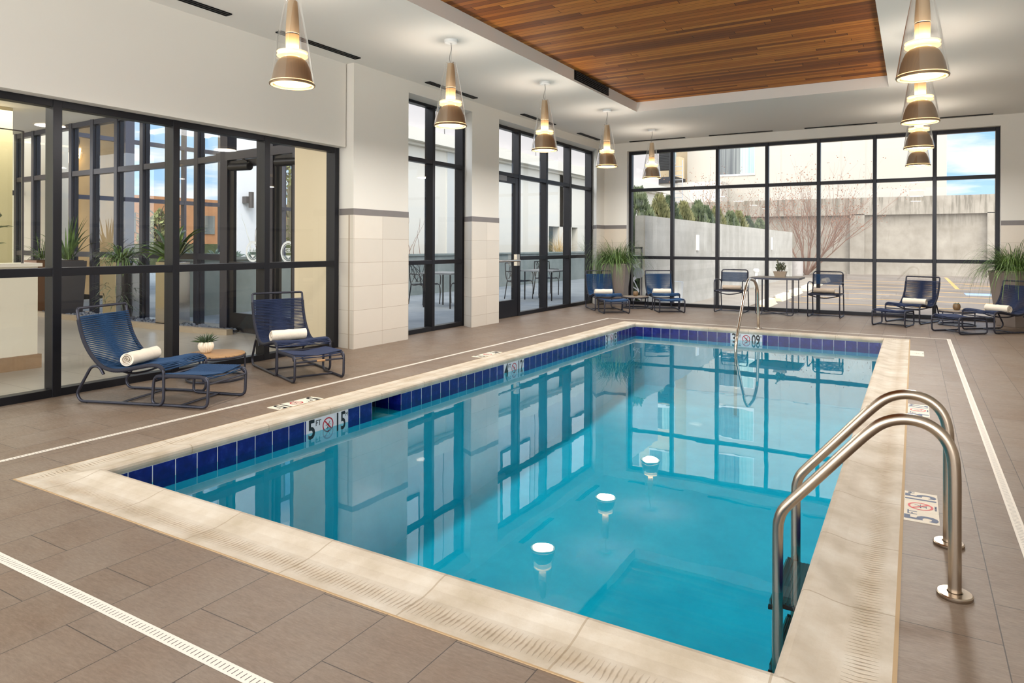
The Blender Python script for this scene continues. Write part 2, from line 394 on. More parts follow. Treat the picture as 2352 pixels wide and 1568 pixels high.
    def mesh(s, name, mats, smooth=False, auto=None):
        me = bpy.data.meshes.new(name); me.from_pydata([tuple(v) for v in s.v], [], s.f)
        if not isinstance(mats, (list, tuple)): mats = [mats]
        for m in mats: me.materials.append(m)
        if len(mats) > 1: me.polygons.foreach_set('material_index', s.mi)
        if any(u for u in s.uv):
            L = me.uv_layers.new(name='UVMap'); k = 0; dat = []
            for f, u in zip(s.f, s.uv):
                for q in range(len(f)): dat += list(u[q]) if u else [0, 0]
            L.data.foreach_set('uv', dat)
        if smooth:
            me.polygons.foreach_set('use_smooth', [True]*len(me.polygons))
            if auto is not False:
                try: me.set_sharp_from_angle(angle=auto or math.radians(40))
                except Exception: pass
        me.update(); return me
    def obj(s, name, mats, parent=None, smooth=False, bevel=0, auto=None, loc=None):
        o = bpy.data.objects.new(name, s.mesh(name, mats, smooth, auto)); C.objects.link(o)
        if parent: o.parent = parent
        if loc: o.location = loc
        if bevel:
            b = o.modifiers.new('bevel', 'BEVEL'); b.width = bevel; b.segments = 2; b.limit_method = 'ANGLE'
        return o
def thing(name, label, cat, loc=(0, 0, 0), rz=0, group=None):
    o = bpy.data.objects.new(name, None); C.objects.link(o); o.location = loc; o.rotation_euler = (0, 0, rz); o.empty_display_size = .1
    return tag(o, label, cat, group)
def tag(o, label, cat, group=None, kind=None):
    if label: o['label'] = label
    if cat: o['category'] = cat
    if group: o['group'] = group
    if kind: o['kind'] = kind
    return o
def struct(o): o['kind'] = 'structure'; return o
def sthing(name):
    o = bpy.data.objects.new(name, None); C.objects.link(o); o.empty_display_size = .1; return struct(o)
def copy_tree(o, parent=None):
    c = o.copy(); C.objects.link(c); c.parent = parent
    for ch in list(o.children): copy_tree(ch, c)
    return c
def place(o, loc, rz=0, label=None, group=None):
    o.location = loc; o.rotation_euler = (0, 0, rz)
    if label: o['label'] = label
    if group: o['group'] = group
    return o
def fil(pts, r=.03, n=5, closed=False):
    """round the corners of a polyline"""
    P = [Vector(p) for p in pts]; N = len(P); out = []
    for i in range(N):
        if not closed and i in (0, N-1): out.append(P[i]); continue
        a, b, c = P[(i-1) % N], P[i], P[(i+1) % N]
        ri = r[i] if isinstance(r, (list, tuple)) else r
        d0 = (a-b); d1 = (c-b); q = min(ri, d0.length*.49, d1.length*.49)
        p0 = b+d0.normalized()*q; p1 = b+d1.normalized()*q
        for k in range(n+1):
            t = k/n; out.append(p0*(1-t)**2+b*2*t*(1-t)+p1*t*t)
    return out
def smoothpath(pts, sub=6):
    P = [Vector(p) for p in pts]; out = []
    for i in range(len(P)-1):
        p0 = P[max(i-1, 0)]; p1 = P[i]; p2 = P[i+1]; p3 = P[min(i+2, len(P)-1)]
        for k in range(sub):
            t = k/sub
            out.append(.5*((2*p1)+(p2-p0)*t+(2*p0-5*p1+4*p2-p3)*t*t+(3*p1-p0-3*p2+p3)*t**3))
    out.append(P[-1]); return out
def text_mb(txt, size, M, bold=0, ax='CENTER', depth=.0006, sx=1):
    cu = bpy.data.curves.new('lettering', 'FONT'); cu.body = txt; cu.size = size; cu.align_x = ax; cu.align_y = 'CENTER'
    cu.extrude = depth; cu.offset = bold; cu.resolution_u = 3
    o = bpy.data.objects.new('lettering', cu); C.objects.link(o)
    dg = bpy.context.evaluated_depsgraph_get(); dg.update()
    me = bpy.data.meshes.new_from_object(o.evaluated_get(dg)); mb = MB()
    mb.add([M @ V(v.co.x*sx, v.co.y, v.co.z) for v in me.vertices], [tuple(p.vertices) for p in me.polygons])
    bpy.data.objects.remove(o); bpy.data.meshes.remove(me); bpy.data.curves.remove(cu); return mb
def basis(o, x, y, z):
    return Matrix(((x[0], y[0], z[0], o[0]), (x[1], y[1], z[1], o[1]), (x[2], y[2], z[2], o[2]), (0, 0, 0, 1)))

# ------------------------------------------------------------------ room shell
CZ = 3.465; WZ = 3.622
PX0, PX1, PY0, PY1 = -3.86, -.345, 2.12, 10.48        # pool inner edge
OX0, OX1, OY0, OY1 = -4.16, -.05, 1.815, 10.78        # coping outer edge
RX = 3.3; BACK = -1.6
DX0, DX1, DX2, DX3 = -4.592, -4.55, .391, .436; DY0, DY1, DY2, DY3 = 1.312, 1.358, 11.07, 11.115
mb = MB()
def fl(x0, y0, x1, y1): mb.box(x0, y0, -.12, x1, y1, 0)
fl(-5.97, BACK, DX0, 14.1); fl(DX0, BACK, DX2, DY0); fl(DX0, DY3, DX2, 14.1)
fl(DX1, DY1, OX0, DY2); fl(OX0, DY1, OX1, OY0); fl(OX0, OY1, OX1, DY2)
mb.prism([(-6.3, BACK), (-5.97, BACK), (-5.97, 14.1), (-6.3, 14.1)], -.12, 0)
mb.cur = 1; mb.box(OX1, DY1, -.12, DX2, DY2, 0)
mb.cur = 2; mb.box(DX3, BACK, -.12, RX, 14.1, 0); mb.box(DX2, BACK, -.12, DX3, DY0, 0); mb.box(DX2, DY3, -.12, DX3, 14.1, 0)
struct(mb.obj('floor', [M_FLOOR, M_FLOOR_R1, M_FLOOR_R2]))
# slot drain
def n_drain(t, b):
    uv = t.sep(t.uv()); fu = t.math('FRACT', t.math('DIVIDE', uv[0], .0195))
    a = t.math('LESS_THAN', t.math('ABSOLUTE', t.math('SUBTRACT', fu, .5)), .085)
    c = t.math('LESS_THAN', t.math('ABSOLUTE', t.math('SUBTRACT', uv[1], .5)), .27)
    g = t.math('MULTIPLY', a, c); t.link(t.mix(g, lin((226, 218, 206)), lin((70, 62, 56))), b.inputs['Base Color'])
    t.link(t.bump(t.math('SUBTRACT', 1, g), .5, .004), b.inputs['Normal'])
M_DRAIN = mat('white_pvc_slot_drain', (226, 218, 206), .5, nodes=n_drain)
def drain(x0, y0, x1, y1, along):
    m = MB(); z = .001
    if along == 'y': L = y1-y0; m.quad((x0, y0, z), (x1, y0, z), (x1, y1, z), (x0, y1, z), [(0, 0), (0, 1), (L, 1), (L, 0)])
    else: L = x1-x0; m.quad((x0, y0, z), (x1, y0, z), (x1, y1, z), (x0, y1, z), [(0, 0), (L, 0), (L, 1), (0, 1)])
    m.box(x0, y0, -.1, x1, y1, -.002); return m
dr = thing('deck_drain', 'white slotted strip drain running in a rectangle around the pool deck', 'drain')
for a in ((DX0, DY0, DX1, DY3, 'y'), (DX2, DY0, DX3, DY3, 'y'), (DX1, DY0, DX2, DY1, 'x'), (DX1, DY2, DX2, DY3, 'x')):
    drain(*a).obj('drain_cover', M_DRAIN, dr)

# coping: swept profile, v from outer edge towards the water
prof = [(0, -.03), (0, .002), (.03, .002), (.09, -.002), (.15, -.001), (.20, .006), (.245, .017), (.278, .022), (.296, .019), (.306, .010), (.310, -.004), (.308, -.018), (.304, -.029), (.301, -.035), (.29, -.035), (.26, -.05)]
def sweep_side(a, b, na, nb, uo):
    """a,b outer corners, na/nb inner corners (mitre)"""
    m = MB(); L = (Vector(b)-Vector(a)).length; T = .3; d = (Vector(b)-Vector(a)).normalized()
    seg = max(2, int(L/.3)); vv = [0]
    for i in range(1, len(prof)): vv.append(vv[-1]+math.dist(prof[i], prof[i-1]))
    for i in range(len(prof)-1):
        for k in range(seg):
            q = []
            for (pi, kk) in ((i, k), (i, k+1), (i+1, k+1), (i+1, k)):
                off, z = prof[pi]; t = kk/seg; f = off/T
                A = Vector(a).lerp(Vector(na), f); B = Vector(b).lerp(Vector(nb), f); P = A.lerp(B, t)
                q.append((V(P.x, P.y, z), ((P-Vector(a)).dot(d)+uo, vv[pi])))
            m.quad(*[x[0] for x in q], uv=[x[1] for x in q])
    return m
cor = lambda x, y: (x, y, 0)
iA, iB, iC, iD = cor(PX0, PY0), cor(PX1, PY0), cor(PX1, PY1), cor(PX0, PY1)
oA, oB, oC, oD = cor(OX0, OY0), cor(OX1, OY0), cor(OX1, OY1), cor(OX0, OY1)
M_COPX = mat('cream_stone_coping_a', (220, 208, 186), .62, nodes=coping_nodes(-3.857))
M_COPR = mat('cream_stone_coping_b', (220, 208, 186), .62, nodes=coping_nodes(2.688, extra=None))
M_COPL = mat('cream_stone_coping_c', (220, 208, 186), .62, nodes=coping_nodes(3.82))
def cop(a, b, na, nb, uo, m, flip):
    s_ = sweep_side(a, b, na, nb, uo)
    if flip: s_.f = [f[::-1] for f in s_.f]; s_.uv = [u[::-1] for u in s_.uv]
    return s_.obj('pool_coping', m, smooth=True, auto=math.radians(60))
cops = [cop(oA, oB, iA, iB, OX0, M_COPX, 0), cop(oD, oC, iD, iC, OX0, M_COPX, 1), cop(oA, oD, iA, iD, OY0, M_COPL, 1), cop(oB, oC, iB, iC, OY0, M_COPR, 0)]
pc = thing('pool_coping', None, None); struct(pc)
for o in cops: o.parent = pc; o.name = 'coping_side'
# pale grout strip between coping and tile on the outer side
M_GR = mat('tan_sealant', (178, 150, 112), .7)
m = MB(); m.box(OX1-.001, OY0, -.02, OX1+.012, OY1, .0025); m.box(OX0-.006, OY0-.006, -.02, OX1+.012, OY0+.001, .0025); m.box(OX0-.006, OY0, -.02, OX0+.001, OY1, .0025)
m.obj('sealant_joint', M_GR, pc)

# pool basin: waterline tile + plaster
WL = -.135; TT = -.036; TB = -.187; FLZ = -1.45
tb = MB(); ps = MB()
SKY0, SKY1 = 4.292, 4.665
def tq(a, b, u0, z0=TB, z1=TT):
    L = (Vector(b)-Vector(a)).length
    tb.quad((a[0], a[1], z0), (b[0], b[1], z0), (b[0], b[1], z1), (a[0], a[1], z1), [(u0, z0), (u0+L, z0), (u0+L, z1), (u0, z1)])
tb = MB()
def tile_wall(m_, a, b, ustart, z0, z1):
    a = Vector(a); b = Vector(b); L = (b-a).length
    m_.quad(V(a.x, a.y, z0), V(b.x, b.y, z0), V(b.x, b.y, z1), V(a.x, a.y, z1), [(ustart, z0), (ustart+L, z0), (ustart+L, z1), (ustart, z1)])
B0 = .1455
tile_wall(tb, (PX0, SKY0), (PX0, PY0), 0, TB, TT)            # near left of skimmer (joint at SKY0)
tile_wall(tb, (PX0, PY1), (PX0, SKY1), 0, TB, TT)
tile_wall(tb, (PX1, PY1), (PX0, PY1), PX1+.458, TB, TT)
tile_wall(tb, (PX0, PY0), (PX1, PY0), 0, TB, TT)
tile_wall(tb, (PX1, PY0), (PX1, PY1), 0, TB, TT)
basin = sthing('pool_basin')
tb.obj('waterline_tile', M_TILEB, basin)
sk = MB(); sd = .34
tile_wall(sk, (PX0-sd, SKY0), (PX0, SKY0), 0, TB, TT); tile_wall(sk, (PX0, SKY1), (PX0-sd, SKY1), 0, TB, TT); tile_wall(sk, (PX0-sd, SKY1), (PX0-sd, SKY0), 0, TB-.1, TT)
sk.obj('skimmer_throat', M_TILEB, basin)
ps.quad((PX0-sd, SKY0, TB), (PX0, SKY0, TB), (PX0, SKY1, TB), (PX0-sd, SKY1, TB))
for a, b in (((PX0, PY0), (PX1, PY0)), ((PX1, PY0), (PX1, PY1)), ((PX1, PY1), (PX0, PY1)), ((PX0, PY1), (PX0, PY0))):
    z0 = -1.9
    ps.quad((a[0], a[1], z0), (b[0], b[1], z0), (b[0], b[1], TB), (a[0], a[1], TB))
ps.quad((PX0, PY0, -1.5), (PX1, PY0, -1.5), (PX1, PY1, -.95), (PX0, PY1, -.95))
ps.obj('plaster_shell', M_POOL, basin)
wm = MB(); wm.quad((PX0, PY0, WL), (PX1, PY0, WL), (PX1, PY1, WL), (PX0, PY1, WL)); wm.quad((PX0-sd, SKY0, WL), (PX0, SKY0, WL), (PX0, SKY1, WL), (PX0-sd, SKY1, WL))
struct(wm.obj('pool_water', M_WATER))

# ceiling with recessed wood tray
TX0, TX1, TY1 = -3.94, -.305, 10.74; TY0 = 1.2
m = MB(); T = CZ+.5
m.box(-6.2, BACK, CZ, TX0, 14.1, T); m.box(TX1, BACK, CZ, RX+.2, 14.1, T); m.box(TX0, TY1, CZ, TX1, 14.1, T); m.box(TX0, BACK, CZ, TX1, TY0, T)
struct(m.obj('ceiling', M_CEIL))
m = MB(); m.box(TX0, TY0, WZ, TX1, TY1, WZ+.04); o = m.obj('wood_ceiling_panel', M_WOODC); struct(o)

# left wall pieces
wl = MB()
wl.box(-6.14, BACK, 2.45, -5.97, 6.15, CZ)                                         # over the lobby glass
wl.prism([(-5.84, 6.15), (-6.22, 6.2), (-6.22, 7.187), (-5.84, 7.187)], 0, CZ)         # pier 1
wl.prism([(-5.84, 7.187), (-6.22, 7.187), (-6.22, 8.87), (-6.08, 8.87), (-5.84, 8.716)], 3.305, CZ)
wl.prism([(-5.84, 8.716), (-6.08, 8.87), (-6.22, 8.87), (-6.22, 9.47), (-6.08, 9.47), (-5.84, 9.502)], 0, CZ)   # pier 2
wl.prism([(-5.84, 9.502), (-6.08, 9.47), (-6.22, 9.47), (-6.22, 13.85), (-6.08, 13.85), (-5.84, 13.485)], 3.32, CZ)
wl.prism([(-5.84, 13.485), (-6.08, 13.85), (-6.22, 13.85), (-6.22, 14.25), (-5.841, 14.25)], 0, CZ)
WLO = struct(wl.obj('wall_left', M_WALL))
def wains(name, foot, m_, z0=0):
    m = MB(); m.prism(foot, z0, 1.625); m.obj('tile_wainscot', m_, WLO)
    m = MB(); m.prism(foot, 1.625, 1.703); m.obj('border_tile', M_CAP, WLO)
e = .012
wains('a', [(-5.84+e, 6.15-e), (-6.10, 6.19-e), (-6.10, 6.5), (-5.9, 6.5), (-5.9, 7.18), (-5.84+e, 7.185)], M_WT1)
wains('b', [(-5.84+e, 8.71-e), (-6.07, 8.86-e), (-5.98, 9.0), (-5.9, 9.4), (-5.9, 9.49), (-5.84+e, 9.5)], M_WT2)
wains('c', [(-5.84+e, 13.48-e), (-6.07, 13.83-e), (-5.95, 13.92), (-5.84+e, 13.92)], M_WT2)
# far wall with window opening
FY = 13.91; WX0, WX1, WZ1 = -5.32, 1.24, 3.285
wf = MB(); wf.box(-5.84, FY, 0, WX0, FY+.3, CZ); wf.box(WX0, FY, WZ1, WX1, FY+.3, CZ); wf.box(WX1, FY, 0, RX+.2, FY+.3, CZ)
WFO = struct(wf.obj('wall_far', M_WALL))
for (x0, x1) in ((-5.84+.012, WX0-.004), (WX1+.004, RX)):
    m = MB(); m.box(x0, FY-.012, 0, x1, FY+.1, 1.625); m.obj('tile_wainscot', M_WT3, WFO)
    m = MB(); m.box(x0, FY-.012, 1.625, x1, FY+.1, 1.703); m.obj('border_tile', M_CAP, WFO)
wr = MB(); wr.box(RX, BACK, 0, RX+.2, 14.2, CZ); WRO = struct(wr.obj('wall_right', M_WALL))
m = MB(); m.box(RX-.012, BACK, 0, RX+.1, FY, 1.625); m.obj('tile_wainscot', M_WT2, WRO)
m = MB(); m.box(RX-.012, BACK, 1.625, RX+.1, FY, 1.703); m.obj('border_tile', M_CAP, WRO)

# ------------------------------------------------------------------ window frames
def window(name, axis, plane, us, zs, bays=None, fw_=.055, dep=.11, sgn=1, skip=(), bot=.045, glass=None):
    """axis 'x': plane X=const, us along Y; 'y': plane Y=const, us along X. us = member centres."""
    root = sthing(name); m = MB(); w = fw_/2
    def bx(u0, u1, z0, z1, d0=0, d1=dep):
        a, b = plane+sgn*d0, plane+sgn*d1
        if axis == 'x': m.box(a, u0, z0, b, u1, z1)
        else: m.box(u0, a, z0, u1, b, z1)
    for u in us: bx(u-w, u+w, 0, zs[-1]+w)
    for z in zs:
        for a, b in zip(us[:-1], us[1:]):
            if (z, a) in skip: continue
            bx(a+w, b-w, z-w if z > .01 else 0, z+w if z > .01 else bot+.02, .004, dep-.004)
    # stepped rear section of each member
    for u in us: bx(u-w*.55, u+w*.55, 0, zs[-1], dep, dep+.05)
    m.obj('window_frame', M_FRAME, root, bevel=.003)
    g = MB(); p = plane+sgn*dep*.6; a, b = us[0], us[-1]
    for i in range(len(us)-1):
        if bays and i in bays: continue
        if axis == 'x': g.quad((p, us[i], 0), (p, us[i+1], 0), (p, us[i+1], zs[-1]), (p, us[i], zs[-1]))
        else: g.quad((us[i], p, 0), (us[i+1], p, 0), (us[i+1], p, zs[-1]), (us[i], p, zs[-1]))
    g.obj('glass_pane', glass or M_GLASS, root)
    return root
window('window_1', 'x', -6.10, [-1.35, -.28, .79, 1.86, 2.966, 4.022, 5.093, 6.135], [.0, 1.03, 2.425], sgn=-1, fw_=.07)
window('window_2', 'x', -6.08, [7.23, 8.075, 8.84], [.0, 1.01, 2.475, 3.295], sgn=-1, fw_=.06)
w3 = window('window_3', 'x', -6.08, [9.50, 10.61, 11.67, 12.70, 13.78], [.0, 1.03, 2.49, 3.30], sgn=-1, fw_=.07, bays=[0], skip=((0., 9.5), (1.03, 9.5)))
m = MB(); m.quad((-6.14, 9.5, 2.49), (-6.14, 10.61, 2.49), (-6.14, 10.61, 3.3), (-6.14, 9.5, 3.3)); m.obj('glass_pane', M_GLASS, w3)
window('window_4', 'y', 14.03, [-5.29, -4.375, -3.44, -2.484, -1.555, -.619, .309, 1.21], [.0, 1.01, 2.455, 3.255], sgn=1, fw_=.062, glass=M_GLASSC)
# patio door in window_3
d = thing('door_1', None, None); struct(d)
y0, y1, z1 = 9.54, 10.57, 2.45
m = MB(); st = .10
m.box(-6.16, y0, .01, -6.09, y0+st, z1); m.box(-6.16, y1-st, .01, -6.09, y1, z1); m.box(-6.16, y0+st, .01, -6.09, y1-st, .30); m.box(-6.16, y0+st, z1-.1, -6.09, y1-st, z1)
m.obj('door_leaf', M_FRAME, d, bevel=.003)
m = MB(); m.quad((-6.12, y0+st, .3), (-6.12, y1-st, .3), (-6.12, y1-st, z1-.1), (-6.12, y0+st, z1-.1)); m.obj('glass_pane', M_GLASS, d)
m = MB(); m.tube([(-6.02, y0+.12, .99), (-6.02, y1-.05, .99)], .02, 10); m.box(-6.09, y1-.14, .90, -6.03, y1-.04, 1.1); m.box(-6.09, y0+.1, .95, -6.03, y0+.25, 1.03); m.obj('push_bar', M_STEELR, d, smooth=True)
m = MB(); m.box(-6.09, y0+.15, 2.36, -6.02, y0+.52, 2.45); m.obj('door_closer', mat('grey_closer_body', (120, 120, 122), .4, .4), d, bevel=.004)
# ------------------------------------------------------------------ ceiling slots
def slot(x0, x1, y0, y1, label):
    t = thing('ceiling_slot_diffuser', label, 'air vent', ((x0+x1)/2, (y0+y1)/2, CZ), 0, 'linear ceiling air slots')
    cx, cy = t.location.x, t.location.y; x0 -= cx; x1 -= cx; y0 -= cy; y1 -= cy
    m = MB(); m.box(x0, y0, -.006, x1, y1, -.001); m.obj('slot_backing', M_SLOT, t)
    m = MB(); w = .006; lx = x1-x0 > y1-y0
    m.box(x0, y0, -.012, x1, y0+w, -.001); m.box(x0, y1-w, -.012, x1, y1, -.001); m.box(x0, y0, -.012, x0+w, y1, -.001); m.box(x1-w, y0, -.012, x1, y1, -.001)
    if lx: m.box(x0, (y0+y1)/2-.004, -.012, x1, (y0+y1)/2+.004, -.004)
    else: m.box((x0+x1)/2-.004, y0, -.012, (x0+x1)/2+.004, y1, -.004)
    m.obj('slot_frame', M_BLACK, t)
LN = ['nearest left edge of the photo', 'beside the top of the first tiled pier', 'above the narrow two-bay window', 'above the patio door', 'at the far left corner']
for (a, b), n in zip(((3.1, 4.27), (4.86, 6.03), (7.37, 8.54), (9.96, 11.13), (12.2, 13.2)), LN):
    slot(-5.71, -5.62, a, b, 'black linear slot in the white ceiling %s' % n)
FN = ['above the leftmost panes of the far window', 'above the armchair left of the table', 'above the armchair right of the table', 'at the right end of the far window']
for (a, b), n in zip(((-5.2, -4.02), (-3.53, -2.33), (-1.765, -.57), (-.05, 1.12)), FN):
    slot(a, b, 13.72, 13.78, 'thin black ceiling slot %s' % n)
# black supply grille in the side of the wood tray
g = thing('tray_air_grille', 'black rectangular air grille in the white edge of the wooden ceiling tray', 'air vent')
m = MB(); m.box(TX0-.02, 8.33, 3.492, TX0+.006, 9.52, 3.622); m.obj('grille_frame', M_BLACK, g)
m = MB()
for z in (3.512, 3.535, 3.56, 3.585, 3.605): m.obox((TX0+.014, 8.925, z), (.018, 1.15, .006), M=Matrix.Rotation(.5, 3, 'Y'))
m.obj('grille_blades', M_FRAME, g)

# ------------------------------------------------------------------ pendant lamps
def make_pendant():
    t = thing('pendant_lamp', 'x', 'pendant lamp')
    zb = 2.535-CZ; zt = 3.215-CZ                                   # relative to ceiling
    m = MB(); m.lathe([(.001, 0), (.074, 0), (.074, -.016), (.066, -.03), (.001, -.032)], 28); m.obj('ceiling_canopy', M_WHITEP, t, True)
    pts = smoothpath([(0, 0, -.03), (.004, .004, -.09), (-.006, -.004, -.15), (-.014, -.006, -.2), (-.004, 0, zt+.01)], 4)
    m = MB(); m.tube(pts, .0035, 6); m.tube([(.012, .005, -.03), (.006, .004, zt)], .0012, 4); m.obj('lamp_cord', M_CORD, t, True)
    m = MB(); Hh = zt-zb
    m.lathe([(.001, zt), (.032, zt), (.036, zt-.004), (.046, zt-.10), (.052, zt-.20), (.054, zt-.262), (.052, zt-.264)], 28)
    m.obj('lamp_body', M_LSHADE, t, True)
    m = MB(); m.lathe([(.053, zt-.264), (.0505, zt-.268), (.053, zt-.272)], 28); m.obj('body_seam', M_BLACK, t, True)
    m = MB(); m.lathe([(.053, zt-.272), (.052, zt-.34), (.050, zt-.40), (.048, zt-.455)], 28); m.obj('lit_neck', M_LCYL, t, True)
    m = MB()
    for z in (zt-.412, zt-.440):
        m.lathe([(.05, z+.004), (.118, z+.004), (.121, z), (.118, z-.007), (.05, z-.007)], 36)
    m.obj('acrylic_ring', M_LRING, t, True)
    m = MB(); prof_ = [(.06, zt-.458), (.088, zt-.464), (.112, zt-.486), (.130, zt-.522), (.145, zt-.568), (.158, zb+.05), (.164, zb+.02)]
    m.lathe(prof_, 36); m.lathe([(r-.004, z) for r, z in prof_][::-1], 36); m.obj('reflector_dome', mat('lamp_reflector', (158, 134, 108), .45, .3), t, True)
    m = MB(); m.lathe([(.166, zb+.022), (.174, zb+.02), (.1785, zb+.012), (.175, zb+.003), (.168, zb+.003), (.166, zb+.022)], 40); m.obj('base_rim', mat('lamp_rim_metal', (150, 128, 102), .3, .7), t, True)
    m = MB(); m.lathe([(.160, zb+.030), (.170, zb+.028), (.170, zb+.023)], 40); m.lathe([(.150, zb+.004), (.166, zb+.002), (.166, zb+.008)], 40); m.obj('glowing_rim_line', M_LRIM, t, True)
    m = MB(); m.lathe([(.001, zb+.024), (.138, zb+.024), (.140, zb+.016)], 36); m.obj('diffuser', M_LDISC, t, True)
    m = MB(); m.lathe([(.176, zb+.014), (.133, zt-.39), (.093, zt-.16), (.063, zt+.004)], 40); gc_ = m.obj('glass_cone', M_LAMPG, t, True, auto=False)
    for kk in range(3):
        m = MB(); a = kk*2.094; m.tube([(.034*math.cos(a), .034*math.sin(a), zt+.004), (.047*math.cos(a), .047*math.sin(a), zt+.004)], .004, 6); m.obj('glass_clip', M_STEELP, gc_)
    L = bpy.data.lights.new('lamp_light', 'AREA'); L.shape = 'DISK'; L.size = .28; L.energy = 26; L.color = (1, .975, .94)
    lo = bpy.data.objects.new('lamp_light', L); C.objects.link(lo); lo.parent = t; lo.location = (0, 0, zb-.004)
    L2 = bpy.data.lights.new('lamp_glow', 'AREA'); L2.shape = 'DISK'; L2.size = .215; L2.energy = 7.5; L2.color = (1, .90, .79)
    l2 = bpy.data.objects.new('lamp_glow', L2); C.objects.link(l2); l2.parent = t; l2.location = (0, 0, zt-.404); l2.rotation_euler = (PI, 0, 0)
    return t
lamp0 = make_pendant()
LL = ['nearest glass cone pendant of the left row, cut by the top of the photo', 'second glass cone pendant of the left row, in front of the narrow window',
      'middle glass cone pendant of the left row, in front of the patio windows', 'fourth glass cone pendant of the left row, left of the far window corner',
      'farthest glass cone pendant of the left row, in front of the far window']
LR = ['largest and nearest glass cone pendant of the right row', 'second nearest glass cone pendant of the right row, below the largest one',
      'third glass cone pendant of the right row, overlapping the far window head', 'farthest and smallest glass cone pendant of the right row']
LYS = (3.83, 6.0, 8.17, 10.34, 12.54)
first = True
for y, l in zip(LYS, LL):
    o = lamp0 if first else copy_tree(lamp0); first = False
    place(o, (-4.30, y, CZ), random.uniform(-.4, .4) if y > 3 else 0, l, 'pendant lamps in the left row')
for y, l in zip(LYS[1:], LR):
    place(copy_tree(lamp0), (.05, y, CZ), random.uniform(0, 2), l, 'pendant lamps in the right row')

# ------------------------------------------------------------------ rope lounge chair
def strand(m, a, b, r=.0036, sag=0):
    a = Vector(a); b = Vector(b); pts = [a, a.lerp(b, .5)-V(0, 0, sag), b] if sag else [a, b]
    m.tube(pts, r, 5, caps=False)
def make_lounge(rope, wrap):
    t = thing('lounge_chair', 'x', 'lounge chair'); W = .265
    leg = fil([(-.15, .232), (-.19, .296), (-.262, .292), (-.395, .07), (-.36, .013), (.36, .013), (.383, .05), (.383, .262)], [0, .05, .04, .07, .05, .05, .05, 0], 5)
    for s in (-1, 1):
        m = MB(); m.tube([(x, s*W, z) for x, z, *_ in [(p[0], p[1]) for p in leg]], .0115, 10); lg = m.obj('sled_leg', M_CHAIR, t, True)
        for x in (-.3, .3): q = MB(); q.lathe([(.009, 0), (.009, .006)], 10, (x, s*W, 0), True, True); q.obj('foot_cap', M_RUBBER, lg)
    def P2(pts): return pts
    rail = smoothpath([(.383, 0, .262), (.372, 0, .292), (.335, 0, .314), (.25, 0, .315), (.15, 0, .296), (.03, 0, .272), (-.06, 0, .266), (-.145, 0, .285), (-.215, 0, .332), (-.28, 0, .405), (-.332, 0, .495), (-.368, 0, .605), (-.388, 0, .70)], 4)
    L = [V(p.x, -W, p.z) for p in rail]; R = [V(p.x, W, p.z) for p in rail][::-1]
    top = fil([L[-1], V(-.396, -W, .748), V(-.396, W, .748), R[0]], .05, 6)
    m = MB(); m.tube(L[:-1]+top+R[1:], .0115, 10); m.obj('seat_rail', M_CHAIR, t, True)
    m = MB(); m.tube([(.383, -W, .238), (.383, W, .238)], .009, 8); m.obj('crossbar', M_CHAIR, t, True)
    m = MB(); m.tube([(0, -W, .013), (0, W, .013)], .009, 8); m.obj('crossbar', M_CHAIR, t, True)
    m = MB(); m.tube(smoothpath([(.02, -W, .262), (.02, -W*.6, .228), (.02, 0, .216), (.02, W*.6, .228), (.02, W, .262)], 5), .009, 8); m.obj('seat_support_bar', M_CHAIR, t, True)
    # wraps on the rails and the cords across
    dense = smoothpath(rail[2:-1], 2); wl_ = [0]
    for i in range(1, len(dense)): wl_.append(wl_[-1]+(dense[i]-dense[i-1]).length)
    tot = wl_[-1]; N = 124
    for s in (-1, 1):
        w = MB(); w.tube([V(p.x, s*W, p.z) for p in rail[3:-2]], .0155, 10); w.obj('cord_wrap', wrap, t, True)
    def at(d):
        for i in range(1, len(wl_)):
            if wl_[i] >= d:
                f = (d-wl_[i-1])/(wl_[i]-wl_[i-1]); p = dense[i-1].lerp(dense[i], f); tg = (dense[i]-dense[i-1]).normalized(); return p, V(-tg.z, 0, tg.x)
        return dense[-1], V(-1, 0, 0)
    m = MB()
    for k in range(N):
        d = tot*(k+.5)/N; p, nn = at(d); s = 1 if k % 2 else -1
        a = V(p.x, -W, p.z)+nn*.013*s; b = V(p.x, W, p.z)-nn*.013*s
        strand(m, a, b, .0046)
    m.obj('woven_cord_seat', rope, t, True)
    return t
